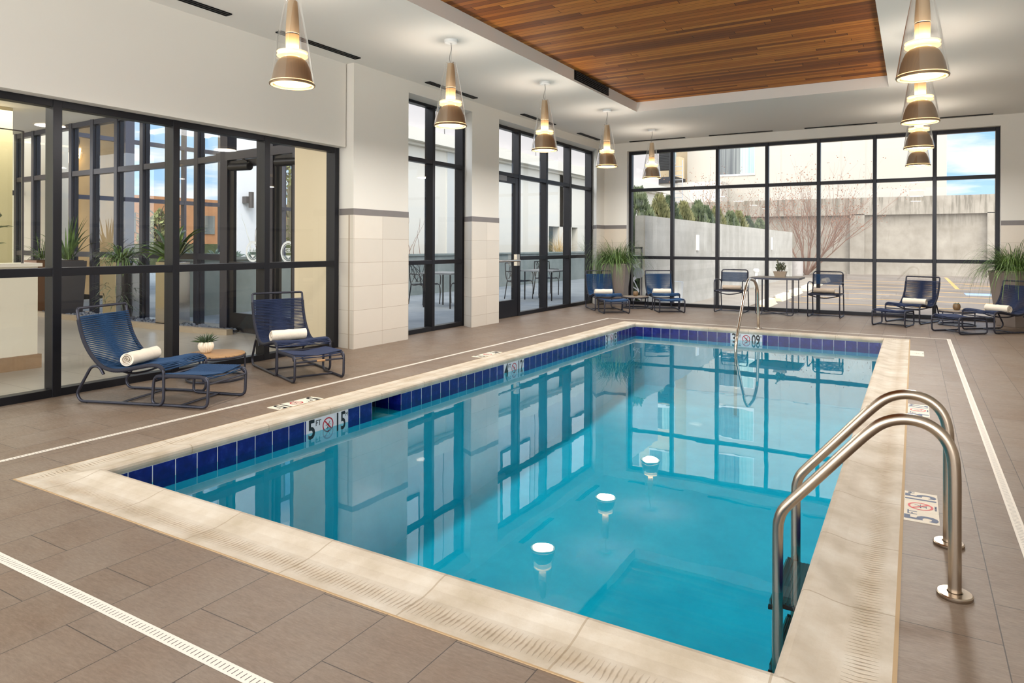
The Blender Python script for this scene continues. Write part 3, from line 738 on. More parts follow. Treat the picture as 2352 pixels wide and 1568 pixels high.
def make_ottoman(rope, wrap):
    t = thing('ottoman', 'x', 'footstool'); W = .235; X = .25
    loop = fil([(X, 0, .012), (X+.008, 0, .244), (-X+.02, 0, .236), (-X, 0, .012)], [.05, .055, .055, .05], 5, closed=True)
    for s in (-1, 1):
        m = MB(); m.tube([(p.x, s*W, p.z) for p in loop], .0115, 10, closed=True); lg = m.obj('loop_leg', M_CHAIR, t, True)
        w = MB(); w.tube([V(x, s*W, z) for x, z in ((-.21, .226), (-.19, .235), (0, .240), (.19, .243), (.225, .236), (.246, .21))], .0155, 10); w.obj('cord_wrap', wrap, t, True)
        for x in (-.19, .19): q = MB(); q.lathe([(.009, 0), (.009, .006)], 10, (x, s*W, 0), True, True); q.obj('foot_cap', M_RUBBER, lg)
    for x in (-X+.012, X+.004):
        m = MB(); m.tube([(x, -W, .19), (x, W, .19)], .009, 8); m.obj('crossbar', M_CHAIR, t, True)
    m = MB(); m.tube([(0, -W, .012), (0, W, .012)], .009, 8); m.obj('crossbar', M_CHAIR, t, True)
    m = MB(); N = 54
    for k in range(N):
        x = -.205+.43*(k+.5)/N; z = .237+.012*(k/N)-(.012 if k < 2 else 0)-(.018 if k > N-3 else 0); s = 1 if k % 2 else -1
        a = V(x, -W, z+.012*s); mid = V(x, 0, z-.014); b = V(x, W, z+.012*s)
        m.tube([a, mid, b], .0041, 5, caps=False)
    m.obj('woven_cord_seat', rope, t, True)
    return t
def make_towel(L=.345, r=.066, mt=M_TOWEL):
    t = thing('rolled_towel', 'x', 'towel'); m = MB(); turns = 4.2; n = 150; th = .0115; sec = []
    for i in range(n+1):
        a = turns*2*PI*i/n; rr = .006+(r-.006)*i/n; rr *= 1+.03*math.sin(2*a+1); sec.append((rr*math.cos(a), rr*math.sin(a)*.93, a))
    cols = 9; vs = []
    for j in range(cols):
        y = -L/2+L*j/(cols-1); bulge = 1+.035*math.sin(j*1.9)+.02*math.cos(j*3.1)
        for (x, z, a) in sec:
            k = bulge if j not in (0, cols-1) else bulge*.985
            dy = .006*math.sin(a*.7+j) if j in (0, cols-1) else 0
            vs.append((x*k, y+dy, z*k+r*.93)); vs.append((x*k*(1-th/r), y+dy, z*k*(1-th/r)+r*.93))
    fs = []; w = (n+1)*2
    for j in range(cols-1):
        for i in range(n):
            a = j*w+i*2; b = a+w; fs.append((a, a+2, b+2, b)); fs.append((a+1, b+1, b+3, a+3))
        e_ = j*w+n*2; fs.append((e_, e_+1, e_+w+1, e_+w))
    for j in (0, cols-1):
        for i in range(n): a = j*w+i*2; fs.append((a, a+1, a+3, a+2))
    m.add(vs, fs); me = m.mesh('rolled_towel', mt, True, math.radians(60)); 
    o = bpy.data.objects.new('rolled_towel', me); C.objects.link(o); bpy.data.objects.remove(t); tag(o, 'x', 'towel'); return o
def local(cx, cy, rz, x, y, z): c_, s_ = math.cos(rz), math.sin(rz); return (cx+x*c_-y*s_, cy+x*s_+y*c_, z)
D = math.radians
CH = [  # chair centre, heading, ottoman centre, heading, words
 ((-5.475, 3.33), D(20), (-4.967, 3.486), D(17), 'at the left edge of the photo, left of the white pot', M_ROPE),
 ((-5.49, 4.88), D(-22), (-4.978, 4.657), D(-22), 'beside the near tiled pier, right of the white pot', M_ROPED),
 ((-5.313, 12.631), D(-52), (-4.872, 12.077), D(-54), 'in front of the grassy planter in the far left corner', M_ROPE),
 ((-4.37, 13.40), D(-60), (-4.027, 12.79), D(-60), 'against the far window, right of the far left planter', M_ROPE),
 ((-.018, 13.32), D(-112.4), (-.285, 12.595), D(-104), 'against the far window, right of the dining set', M_ROPED),
 ((1.10, 12.552), D(-136), (.58, 12.043), D(-136), 'at the right edge of the photo', M_ROPED)]
ch0 = make_lounge(M_ROPE, M_ROPED); ot0 = make_ottoman(M_ROPE, M_ROPED); tw0 = make_towel()
TWP = [(-.03, -.005, 4), (-.02, -.02, 0), (-.03, .0, 0), (-.03, .0, 0), (-.03, .03, 3), (-.02, -.02, 4)]
for i, (c, h, oc, oh, w, rp) in enumerate(CH):
    a = ch0 if i == 0 else copy_tree(ch0); b = ot0 if i == 0 else copy_tree(ot0); tw = tw0 if i == 0 else copy_tree(tw0)
    place(a, (c[0], c[1], 0), h, 'blue cord lounge chair '+w, 'low cord lounge chairs')
    place(b, (oc[0], oc[1], 0), oh, 'cord ottoman before the lounge chair '+('at the left edge of the photo', 'beside the near tiled pier', 'by the far left planter', 'against the far window, left of the dining set', 'against the far window, right of the dining set', 'at the right edge of the photo')[i], 'low cord ottomans')
    for t_ in (a, b):
        for q in t_.children:
            if q.name.startswith('woven_cord_seat') and rp is not M_ROPE: q.material_slots[0].link = 'OBJECT'; q.material_slots[0].material = mat('deep_navy_woven_cord', (24, 40, 80), .7, nodes=n_rope((10, 20, 44), (32, 50, 90)))
    x, y, rr = TWP[i]
    place(tw, local(c[0], c[1], h, x, y, .279), h+D(rr), 'cream rolled towel on the lounge chair '+('at the left edge of the photo', 'beside the near tiled pier', 'by the far left planter', 'just left of the dining set', 'just right of the dining set', 'at the right edge of the photo')[i], 'rolled towels on the chairs')
    if i == 1:
        m = MB(); m.tube([(.254, -.03, .19), (.254, .05, .19)], .0105, 8); m.obj('brand_tag', mat('tan_leather_tag', (170, 130, 88), .6), b, True)

# ------------------------------------------------------------------ side tables
def make_round(top):
    t = thing('side_table', 'x', 'side table'); R = .254; m = MB()
    m.lathe([(.001, .228), (R-.004, .228), (R, .232), (R, .240), (R-.004, .243), (.001, .243)], 48); m.obj('tabletop', top, t, True)
    m = MB(); m.tube([(R*math.cos(a), R*math.sin(a), .221) for a in [2*PI*k/48 for k in range(48)]], .011, 8, closed=True); m.obj('top_ring', M_CHAIR, t, True)
    m = MB(); m.tube([(R*math.cos(a), R*math.sin(a), .014) for a in [2*PI*k/48 for k in range(48)]], .010, 8, closed=True); m.obj('base_ring', M_CHAIR, t, True)
    for k in range(3):
        a = .5+k*2*PI/3; m = MB(); m.tube([(R*math.cos(a), R*math.sin(a), .014), (R*math.cos(a), R*math.sin(a), .221)], .009, 8); m.obj('leg', M_CHAIR, t, True)
    return t
st0 = make_round(M_TTOP)
place(st0, (-5.64, 4.125, 0), D(30), 'round teak side table between the two near lounge chairs', 'round side tables')
s2 = place(copy_tree(st0), (-4.845, 13.19, 0), D(10), 'round side table between the two lounge chairs in the far left corner', 'round side tables')
s3_ = place(copy_tree(st0), (.60, 13.15, 0), D(70), 'round side table between the two lounge chairs at the far right', 'round side tables')
for q in list(s2.children)+list(s3_.children):
    if q.name.startswith('tabletop'): q.material_slots[0].link = 'OBJECT'; q.material_slots[0].material = M_GTOP

# pots
def succ(m, n, L, w, c=(0, 0, 0), spread=1.0, seed=1, tilt0=.25):
    rd = random.Random(seed)
    for k in range(n):
        a = k*2.4+rd.uniform(-.2, .2); tl = tilt0+(k/n)*spread; l = L*rd.uniform(.75, 1.1); pts = []
        for i in range(5):
            t = i/4; ang = tl+.25*t; pts.append(V(c[0]+math.cos(a)*(.012+l*t*math.sin(ang)), c[1]+math.sin(a)*(.012+l*t*math.sin(ang)), c[2]+l*t*math.cos(ang)))
        m.tube(pts, [w*.75, w, w*.85, w*.5, w*.08], 5)
p1 = thing('potted_succulent', 'white ribbed ceramic pot with a spiky succulent on the near round table', 'potted plant', (-5.735, 4.085, .243))
m = MB(); m.lathe([(.001, 0), (.03, 0), (.047, .014), (.066, .048), (.068, .074), (.058, .098), (.049, .104), (.044, .10), (.044, .085), (.001, .085)], 160, ribs=20, amp=.11); pp1 = m.obj('ceramic_pot', M_POTW, p1, True, auto=math.radians(70))
m = MB(); m.lathe([(.001, .09), (.043, .09)], 20); m.obj('soil', M_SOIL, pp1)
m = MB(); succ(m, 34, .115, .0072, (0, 0, .085), 1.05, 3, .1); m.obj('succulent_leaves', M_SUCC, p1, True)
def brownpot(loc, label, sd):
    p = thing('small_plant_pot', label, 'potted plant', loc, 0, 'small brown plant pots')
    m = MB(); m.lathe([(.001, 0), (.036, 0), (.05, .02), (.056, .05), (.05, .085), (.043, .1), (.038, .1), (.038, .08), (.001, .08)], 28); m.obj('ceramic_pot', M_POTB, p, True)
    m = MB(); succ(m, 9, .04, .011, (0, 0, .085), 1.1, sd, .3); m.obj('succulent_leaves', M_SUCC, p, True)
brownpot((-4.86, 13.22, .243), 'small brown pot with a squat succulent on the far left round table', 4)
brownpot((.60, 13.2, .243), 'small brown pot with a squat succulent on the far right round table', 8)

# ------------------------------------------------------------------ dining chairs + table
def make_armchair():
    t = thing('dining_armchair', 'x', 'armchair'); W = .26
    for s in (-1, 1):
        side = fil([(-.25, s*.24, .80-.06), (-.225, s*W, .42), (-.29, s*W, .012), (.285, s*W, .012), (.30, s*W, .60), (.16, s*W, .625), (-.20, s*W, .60), (-.235, s*(W-.005), .565)], [0, .1, .04, .04, .06, .03, .05, 0], 5)
        m = MB(); m.tube(side, .0105, 8); m.obj('side_frame', M_CHAIR, t, True)
    m = MB(); m.tube(fil([(-.235, -W+.012, .53), (-.262, -W+.012, .798), (-.262, W-.012, .798), (-.235, W-.012, .53)], .05, 5), .0105, 8); m.obj('back_frame', M_CHAIR, t, True)
    m = MB(); m.tube([(-.05, -W, .012), (-.05, W, .012)], .008, 8); m.obj('crossbar', M_CHAIR, t, True)
    m = MB()
    m.tube([(.275, -W, .405), (.275, W, .405)], .009, 8); m.tube([(-.22, -W, .405), (-.22, W, .405)], .009, 8)
    for s in (-1, 1): m.tube([(-.22, s*W, .405), (.29, s*W, .405)], .009, 8)
    m.obj('seat_frame', M_CHAIR, t, True)
    m = MB(); m.tube(smoothpath([(.25, -W, .398), (.25, -W*.5, .362), (.25, 0, .345), (.25, W*.5, .362), (.25, W, .398)], 5), .010, 8); m.obj('seat_support_bar', M_CHAIR, t, True)
    m = MB()
    for k in range(60):
        x = -.215+.485*(k+.5)/60; s = 1 if k % 2 else -1
        strand(m, (x, -W, .405+.011*s), (x, W, .405-.011*s), .0038)
    m.obj('woven_cord_seat', M_ROPED, t, True)
    m = MB()
    for k in range(24):
        z = .565+.185*(k+.5)/24; s = 1 if k % 2 else -1; x = -.24-.022*(z-.56)/.2
        strand(m, (x+.011*s, -W+.012, z), (x-.011*s, W-.012, z), .0036)
    m.obj('woven_cord_back', M_ROPE, t, True)
    for s in (-1, 1): m = MB(); m.tube([(-.238, s*(W-.012), .56), (-.258, s*(W-.012), .755)], .0145, 8); m.obj('cord_wrap', M_ROPED, t, True)
    return t
ac = make_armchair()
place(ac, (-3.03, 13.53, 0), D(-90), 'blue cord dining armchair left of the rectangular table at the far window', 'dining armchairs')
place(copy_tree(ac), (-1.365, 13.50, 0), D(-92), 'blue cord dining armchair right of the rectangular table at the far window', 'dining armchairs')
twb = make_towel(.34, .05, mat('beige_terry_towel', (206, 186, 164), .95, nodes=n_towel((214, 196, 176))))
place(twb, (-3.03, 13.56, .415), D(-90), 'rolled beige towel on the armchair left of the dining table', 'rolled towels on the chairs')
place(copy_tree(twb), (-1.40, 13.56, .415), D(-92), 'rolled beige towel on the armchair right of the dining table', 'rolled towels on the chairs')
bt = thing('dining_table', 'rectangular grey wood table with thin metal legs in front of the far window', 'table', (-2.19, 13.47, 0))
m = MB(); m.box(-.42, -.38, .668, .42, .38, .692); m.obj('tabletop', M_GTOP, bt, bevel=.004)
m = MB()
for sx in (-1, 1): m.box(sx*.42-.008, -.38, .655, sx*.42+.008, .38, .69)
for sy in (-1, 1): m.box(-.42, sy*.38-.008, .655, .42, sy*.38+.008, .69)
m.obj('table_apron', M_CHAIR, bt)
for sx in (-1, 1):
    for sy in (-1, 1):
        x, y = sx*.325, sy*.33; m = MB(); m.tube(fil([(x-sx*.0, y, .66), (x, y, .014), (x-sx*.11, y-sy*.02, .014), (x-sx*.11, y-sy*.02, .66)][0:4], .05, 6), .0085, 8); m.obj('leg', M_CHAIR, bt, True)
m = MB(); m.tube([(-.27, -.32, .014), (.27, .32, .014)], .0085, 8); m.tube([(.27, -.32, .014), (-.27, .32, .014)], .0085, 8); m.obj('cross_base', M_CHAIR, bt, True)
jp = thing('potted_jade_plant', 'jade plant in a tapered taupe trough on the dining table', 'potted plant', (-2.13, 13.42, .692))
m = MB(); vs = []
for (a, b, z) in ((.085, .055, 0), (.115, .07, .105), (.105, .06, .105), (.1, .056, .085)): vs += [(-a, -b, z), (a, -b, z), (a, b, z), (-a, b, z)]
m.add(vs, [(3, 2, 1, 0)]+[(i*4+k, i*4+(k+1) % 4, i*4+4+(k+1) % 4, i*4+4+k) for i in range(3) for k in range(4)]); m.add([vs[12], vs[13], vs[14], vs[15]], [(0, 1, 2, 3)]); m.obj('trough_pot', M_POTT, jp)
m = MB(); m.box(-.1, -.055, .08, .1, .055, .09); m.obj('soil', M_SOIL, jp)
rd = random.Random(5); st = MB(); lf = MB()
for k in range(13):
    a = rd.uniform(0, 2*PI); sp = rd.uniform(.04, .17); hh = rd.uniform(.08, .19) if k else .24
    b0 = V(rd.uniform(-.06, .06), rd.uniform(-.03, .03), .09); tip = b0+V(math.cos(a)*sp, math.sin(a)*sp*.7, hh)
    st.tube([b0, b0.lerp(tip, .5)+V(rd.uniform(-.01, .01), 0, 0), tip], .0035, 5)
    for j in range(int(6+hh*40)):
        f = .25+.75*j/(6+hh*40); p = b0.lerp(tip, f); aa = j*2.2; d_ = V(math.cos(aa), math.sin(aa), .55).normalized()
        lf.tube([p, p+d_*.012, p+d_*.024, p+d_*.032], [.003, .0075, .0065, .001], 5)
st.obj('stems', M_BARK, jp, True); lf.obj('jade_leaves', M_JADE, jp, True)

# ------------------------------------------------------------------ tall grassy planters
def grass_blades(m, n, c, zt, rmax, Lr, seed, hang=1.0, lim=None):
    rd = random.Random(seed)
    for k in range(n):
        a = rd.uniform(0, 2*PI); r0 = rmax*math.sqrt(rd.random()); L = rd.uniform(*Lr); up = rd.uniform(.15, 1.1)
        p = V(c[0]+r0*math.cos(a), c[1]+r0*math.sin(a), zt); aa = a+rd.uniform(-.5, .5); v = V(math.cos(aa)*math.sin(up), math.sin(aa)*math.sin(up), math.cos(up)); pts = [p]
        st_ = 9; g = rd.uniform(.26, .46)*hang
        for i in range(st_):
            v = (v+V(0, 0, -g*(.45+.9*i/st_))).normalized(); p = p+v*(L/st_)
            if lim: p = V(max(p.x, lim[0]), min(p.y, lim[1]), p.z)
            pts.append(p)
        m.blade(pts, rd.uniform(.007, .013), fold=.3)
def tall_planter(loc, rz, label, seed):
    t = thing('tall_planter', label, 'planter', loc, 0, 'tall tapered planters'); lim = (-5.8-loc[0], 13.86-loc[1])
    m = MB(); m.frustum((0, 0), .36, .52, 0, .86, rz); m.frustum((0, 0), .52, .53, .86, .885, rz); pb = m.obj('planter_body', M_PLANT, t, bevel=.006)
    m = MB(); m.frustum((0, 0), .44, .44, .86, .892, rz); m.obj('soil', M_SOIL, pb)
    m = MB(); grass_blades(m, 560, (0, 0), .885, .20, (.3, .72), seed, .8, lim); grass_blades(m, 240, (0, 0), .885, .23, (.6, 1.05), seed+5, 1.35, lim); m.obj('grass_foliage', M_GRASS, t, True)
tall_planter((-5.40, 13.52, 0), D(8), 'tapered taupe planter of trailing grass in the far left corner', 11)
tall_planter((1.40, 13.46, 0), D(38), 'tapered taupe planter of trailing grass right of the far window', 12)
# ------------------------------------------------------------------ pool ladder
ld = thing('pool_ladder', 'stainless steel pool ladder with two curved grab rails at the near right pool edge', 'pool ladder', (0, 0, 0))
cv = [(.132, 0), (.131, .30), (.130, .44), (.122, .515), (.100, .568), (.060, .605), (.01, .622), (-.045, .62), (-.1, .598), (-.15, .555), (-.22, .476), (-.30, .382), (-.37, .30), (-.425, .236), (-.456, .195), (-.470, .155), (-.475, .10), (-.475, -.15), (-.475, -.6), (-.475, -1.15)]
for y in (2.957, 3.452):
    m = MB(); m.tube(smoothpath([(x, y, z) for x, z in cv], 4), .0215, 16); gr_ = m.obj('grab_rail', M_STEEL, ld, True)
    m = MB(); m.lathe([(.024, .0), (.056, .0), (.058, .004), (.058, .012), (.054, .016), (.026, .017), (.024, .014)], 32, (.132, y, 0)); m.obj('floor_flange', M_STEEL, gr_, True)
M_TRD = mat('black_ribbed_tread', (26, 26, 30), .4)
for z in (-.20, -.47, -.74):
    m = MB(); m.box(-.505, 2.985, z-.02, -.41, 3.425, z); 
    for k in range(6): m.box(-.50+k*.016, 2.99, z, -.494+k*.016, 3.42, z+.004)
    tr_ = m.obj('ladder_tread', M_TRD, ld, bevel=.002)
    m = MB(); m.box(-.512, 2.99, z-.024, -.505, 3.42, z+.004); m.obj('tread_nosing', M_STEELP, tr_)
    for y in (2.957, 3.452):
        m = MB(); m.lathe([(.001, 0), (.009, 0), (.011, .014), (.001, .016)], 10); me = m.mesh('tread_bolt', M_RUBBER, True)
        o = bpy.data.objects.new('tread_bolt', me); C.objects.link(o); o.parent = tr_; o.location = (-.496, y, z-.01); o.rotation_euler = (0, -PI/2, 0)
fr = thing('stair_handrail', 'single bent stainless handrail at the far end of the pool', 'handrail', (0, 0, 0))
m = MB(); m.tube(smoothpath(fil([(-2.056, 10.98, 0), (-2.056, 10.90, .60), (-2.056, 10.70, .745), (-2.056, 10.22, .80), (-2.056, 9.98, .62), (-2.056, 9.47, .02), (-2.056, 9.42, -.12), (-2.056, 9.42, -1.0)], [0, .1, .12, .16, .1, .08, .06, 0], 5), 2), .0215, 14); m.obj('rail_tube', M_STEELR, fr, True)
m = MB(); m.lathe([(.024, 0), (.055, 0), (.057, .004), (.055, .012), (.024, .014)], 28, (-2.056, 10.98, 0)); m.obj('floor_flange', M_STEELR, fr, True)

# ------------------------------------------------------------------ depth markers
M_MT = mat('white_glazed_marker_tile', (214, 218, 224), .18); M_MTD = mat('cream_deck_marker_tile', (226, 216, 198), .6, var=.05, vscale=14)
M_INK = mat('black_number_ink', (20, 22, 26), .4); M_INKB = mat('worn_blue_number_ink', (74, 88, 116), .6, var=.25, vscale=60)
M_RED = mat('red_prohibition_ink', (176, 24, 44), .4); M_REDW = mat('worn_red_prohibition_ink', (214, 84, 88), .6)
def marker(orig, X, Y, Zn, w, h, left, unit, right, label, tile, ink, red, note=False, kind='tile', n=3):
    """orig = lower left corner, X along text, Y up of text, Zn normal"""
    t = thing('depth_marker', label, 'depth marker', orig, 0, 'pool depth markers')
    Mx = basis((0, 0, 0), X, Y, Zn); cw = w/n
    tiles = []
    def sub(mb_, name, m_, p=None): return mb_.obj(name, m_, t if name == 'marker_tile' else tiles[p if p is not None else 1])
    def bx(x0, y0, x1, y1, z0, z1):
        m = MB(); m.box(x0, y0, z0, x1, y1, z1); m.v = [tuple(Mx @ V(*v)) for v in m.v]; return m
    for k in range(n):
        tiles.append(sub(bx(k*cw+.001, .001, (k+1)*cw-.001, h-.001, -.004, .003), 'marker_tile', tile))
    z = .0035
    def tx(s, x, y, size, bold, name, m_, sx=1, ax='CENTER'):
        T = text_mb(s, size, Matrix.Identity(4), bold, ax, .0004, sx); T.v = [tuple(Mx @ V(v[0]+x, v[1]+y, v[2]+z)) for v in T.v]; sub(T, name, m_, min(2, int(x/cw)))
    if left:
        tx(left, cw*.36, h*.46, h*1.3, .0042, 'depth_number', ink, .8); tx('FT', cw*.82, h*.74, h*.4, .0003, 'unit_letters', ink, .9)
    m = MB(); cx, cy, R = cw*1.5, h*.52, h*.37
    N = 40
    for k in range(N):
        a, b = 2*PI*k/N, 2*PI*(k+1)/N
        m.add([Mx @ V(cx+r*math.cos(q)*min(1, cw*.46/R), cy+r*math.sin(q), z+.0003) for r, q in ((R, a), (R, b), (R*.82, b), (R*.82, a))], [(0, 1, 2, 3)])
    s_ = 1/math.sqrt(2); kx = min(1, cw*.46/R)
    for (ax_, ay, bx_, by, ww) in ((-R*.62, R*.62, R*.62, -R*.62, R*.09),):
        d = V(bx_-ax_, by-ay, 0).normalized(); nn = V(-d.y, d.x, 0)*ww
        m.add([Mx @ (V(cx+(p.x)*kx, cy+p.y, z+.0006)) for p in (V(ax_, ay, 0)+nn, V(ax_, ay, 0)-nn, V(bx_, by, 0)-nn, V(bx_, by, 0)+nn)], [(0, 1, 2, 3)])
    sub(m, 'prohibition_ring', red)
    m = MB()
    for (x0, y0, x1, y1, ww) in ((-.45, -.02, .5, .0, .03), (-.1, -.45, .02, -.1, .06), (.02, -.1, .35, .45, .05), (0, .1, -.35, -.05, .04), (-.35, -.45, .25, -.45, .03), (.1, -.12, .25, -.35, .05)):
        p0, p1 = V(x0, y0, 0)*R, V(x1, y1, 0)*R; d = (p1-p0).normalized(); nn = V(-d.y, d.x, 0)*ww*R
        m.add([Mx @ (V(cx+p.x*kx, cy+p.y, z+.0002)) for p in (p0+nn, p0-nn, p1-nn, p1+nn)], [(0, 1, 2, 3)])
    sub(m, 'diver_symbol', ink)
    if right:
        tx(right, cw*2.40, h*.46, h*1.28, .0036, 'depth_number', ink, .62 if len(right) > 1 else .8); tx('M', cw*2.87, h*.78, h*.3, 0, 'unit_letters', ink, .8)
    if note: tx('NO DIVING', cw*1.5, h*.08, h*.085, .0002, 'warning_letters', ink)
TW = .1445; hh = TT-TB
xL = PX0+.001
marker((xL, 3.578, TB), (0, 1, 0), (0, 0, 1), (1, 0, 0), .434, hh, '5', 'FT', '15', 'white waterline tile marker reading 5 FT and 15 M near the skimmer opening', M_MT, M_INK, M_RED)
marker((xL, 6.395, TB), (0, 1, 0), (0, 0, 1), (1, 0, 0), .446, hh, '4', 'FT', '12', 'white waterline tile marker reading 12 M halfway along the left pool wall', M_MT, M_INK, M_RED)
marker((xL, 9.25, TB), (0, 1, 0), (0, 0, 1), (1, 0, 0), .45, hh, '3', 'FT', '09', 'waterline marker reading 3 and 09 at the far end of the left wall', M_MT, M_INK, M_RED)
marker((-2.363, PY1-.001, TB), (1, 0, 0), (0, 0, 1), (0, -1, 0), .457, hh, '3', 'FT', '09', 'waterline marker reading 3 and 09 M on the far wall by the handrail', M_MT, M_INK, M_RED)
for (y, l, r, lab, nt) in ((4.06, '5', '15', 'cream deck tile marker 5 FT 15 M left of the pool, near the round table', 1), (6.90, '4', '12', 'cream deck tile marker left of the pool, beside the near tiled pier', 0)):
    marker((-4.178+0, y, .0), (0, -1, 0), (1, 0, 0), (0, 0, 1), .455, .0, l, 'FT', r, lab, M_MTD, M_INK, M_RED, nt) if False else marker((-4.315, y, .0), (0, -1, 0), (1, 0, 0), (0, 0, 1), .455, .142, l, 'FT', r, lab, M_MTD, M_INK, M_RED, nt)
for (y, l, r, lab) in ((3.665, '5', '15', 'cream deck tile marker 5 FT 15 M beside the pool ladder'), (5.94, '4', '12', 'cream deck tile marker with a faded red ring, seen through the ladder arch'), (9.2, '', '', 'faded cream deck tile marker at the far right pool corner')):
    marker((.107, y, .0), (0, 1, 0), (-1, 0, 0), (0, 0, 1), .435, .145, l, 'FT', r, lab, M_MTD, M_INKB, M_REDW if l else M_MTD, True)

# ------------------------------------------------------------------ outside: ground, walls, buildings
G = -.35
def n_conc(c0, c1, stain=0, board=0, ztop=4, sc=1.2):
    def f(t, b):
        p = t.geo().outputs['Position']; s = t.sep(p)
        n = t.noise(p, sc, 5, .6); n2 = t.noise(p, 3*sc, 2)
        c = t.ramp(n, [(.3, lin(c0)), (.7, lin(c1))]); c = t.mix(t.math('MULTIPLY', n2, .25), c, lin(tuple(x*.8 for x in c0)))
        if board:
            k = t.math('FLOOR', t.math('DIVIDE', s[2], .15)); wn = t.new('ShaderNodeTexWhiteNoise', noise_dimensions='1D'); t.link(k, wn.inputs['W'])
            st = t.noise(t.mapping(p, (1, .8, 9)), 1, 4); c = t.mix(t.math('MULTIPLY', t.math('ADD', wn.outputs['Value'], st), .22), c, lin(tuple(x*.78 for x in c0)))
        if stain:
            m_ = t.noise(t.mapping(p, (5, 5, .35)), 1, 5, .7); e_ = t.math('DIVIDE', t.math('SUBTRACT', s[2], ztop-stain), stain, True)
            ms = t.ramp(m_, [(.48, 0.), (.60, 1.)])
            c = t.mix(t.math('MULTIPLY', t.math('MULTIPLY', ms, t.math('POWER', e_, .5)), .85), c, lin((92, 86, 74)))
            c = t.mix(t.math('MULTIPLY', t.ramp(m_, [(.6, 0.), (.66, 1.)]), .35), c, lin((120, 112, 98)))
        t.link(c, b.inputs['Base Color'])
    return f
M_ASPH = mat('worn_asphalt', (150, 142, 136), .9, nodes=n_conc((112, 101, 90), (140, 128, 115), sc=.6))
M_WALK = mat('pale_concrete_pavement', (200, 192, 182), .9, nodes=n_conc((152, 142, 129), (174, 163, 149)))
M_FIN = mat('board_formed_concrete', (196, 192, 184), .9, nodes=n_conc((176, 170, 158), (208, 203, 193), board=1))
M_FIND = mat('shaded_side_board_concrete', (150, 146, 140), .9, nodes=n_conc((146, 142, 136), (172, 168, 160), board=1))
M_RET = mat('stained_concrete', (176, 168, 156), .9, nodes=n_conc((132, 124, 112), (162, 154, 142), stain=1.7, ztop=4.05))
M_BLD = mat('cream_render_building', (172, 166, 156), .9, var=.03, vscale=.4)
M_BLD2 = mat('tan_render_building', (200, 180, 148), .9, var=.05, vscale=.5)
M_GREY = mat('grey_cladding', (168, 162, 158), .8, var=.05, vscale=.6)
M_WHB = mat('white_render_courtyard', (218, 212, 200), .9, var=.02, vscale=.8)
def fixobj(o, label, cat, group=None): return tag(o, label, cat, group)
m = MB(); m.box(-60, 14.3, G-.3, 60, 80, G); struct(m.obj('parking_lot', M_ASPH))
m = MB(); m.box(-5.3, 14.3, G, -3.75, 37, G+.03); struct(m.obj('pavement', M_WALK))
m = MB(); m.box(-30, 6.9, -.4, -6.2, 14.3, -.03); m.box(-30, 14.3, -.4, -6.2, 34, -.03); struct(m.obj('patio_floor', mat('blue_grey_patio_paving', (168, 172, 176), .8, nodes=n_conc((112, 120, 126), (140, 146, 150)))))
# yellow bay lines, blue mark
M_YEL = mat('faded_yellow_road_paint', (196, 156, 92), .8, var=.12, vscale=3); M_BLUEP = mat('faded_blue_road_paint', (150, 168, 200), .8)
m = MB()
for k in range(9): y = 16.2+2.45*k; m.box(-3.1, y, G, 8, y+.10, G+.004)
m.box(1.36, 31, G, 1.5, 42, G+.004)
for k in range(6): m.obox((2.6+k*.9, 34+k*.1, G+.002), (.12, 2.6, .004), .6)
tag(m.obj('parking_bay_lines', M_YEL), 'faded yellow bay lines painted across the asphalt parking lot', 'road marking')
m = MB(); m.box(1.5, 27.2, G, 2.9, 28.6, G+.004); tag(m.obj('blue_bay_mark', M_BLUEP), 'faded blue painted square on the asphalt parking lot', 'road marking')
# wheel stops
M_STOP = mat('cream_painted_concrete', (240, 220, 184), .8, var=.05, vscale=3)
def wstop(y, lab):
    m = MB(); vs = []
    for yy, s in ((-.86, .55), (-.72, 1), (.72, 1), (.86, .55)):
        vs += [(-.14, yy, 0), (.14, yy, 0), (.07*s+.02, yy, .17*s), (-.07*s-.02, yy, .17*s)]
    m.add(vs, [(0, 1, 2, 3), (15, 14, 13, 12)]+[(i*4+k, i*4+4+k, i*4+4+(k+1) % 4, i*4+(k+1) % 4) for i in range(3) for k in range(4)])
    o = m.obj('wheel_stop', M_STOP); o.location = (-3.42, y, G); tag(o, lab, 'wheel stop', 'wheel stops along the pavement')
for i, y in enumerate((19.4, 22.0, 24.55, 27.3, 30.4, 33.6)):
    wstop(y, 'cream concrete wheel stop '+('nearest the far window', 'second from the far window', 'third from the far window', 'fourth from the far window', 'fifth from the far window', 'farthest from the window')[i])
# fin wall, gate, retaining wall
fw = MB(); fw.box(-5.55, 15.02, .72, -5.3, 36.98, 1.955); fw.box(-5.42, 15.02, G, -5.3, 36.98, .72); o = tag(fw.obj('garden_wall', M_FIN), 'long pale board-marked concrete wall running away beyond the far window', 'wall')
for (y, z0, z1) in ((19.36, 1.13, 1.57), (31.1, 1.10, 1.63), (24.0, 1.11, 1.6)):
    if y == 24.0: continue
    m = MB(); m.box(-5.3, y-.1, z0, -5.26, y+.1, z1); m.obj('wall_light_strip', M_WHITEP, o)
gt = thing('garden_gate', 'pale metal gate with cut-out triangles and a round medallion, beyond the far left planter', 'gate', (-5.43, 14.72, G))
m = MB(); m.box(-.17, -.02, .02, -.14, .02, 1.58); m.box(.14, -.02, .02, .17, .02, 1.58); m.box(-.17, -.02, 1.54, .17, .02, 1.58); m.box(-.17, -.02, .02, .17, .02, .07); m.obj('gate_frame', M_PLANTD, gt)
m = MB(); rd = random.Random(9); P_ = [V(rd.choice((-.13, .13)) if k % 2 else rd.uniform(-.13, .13), 0, .08+1.42*k/11) for k in range(12)]
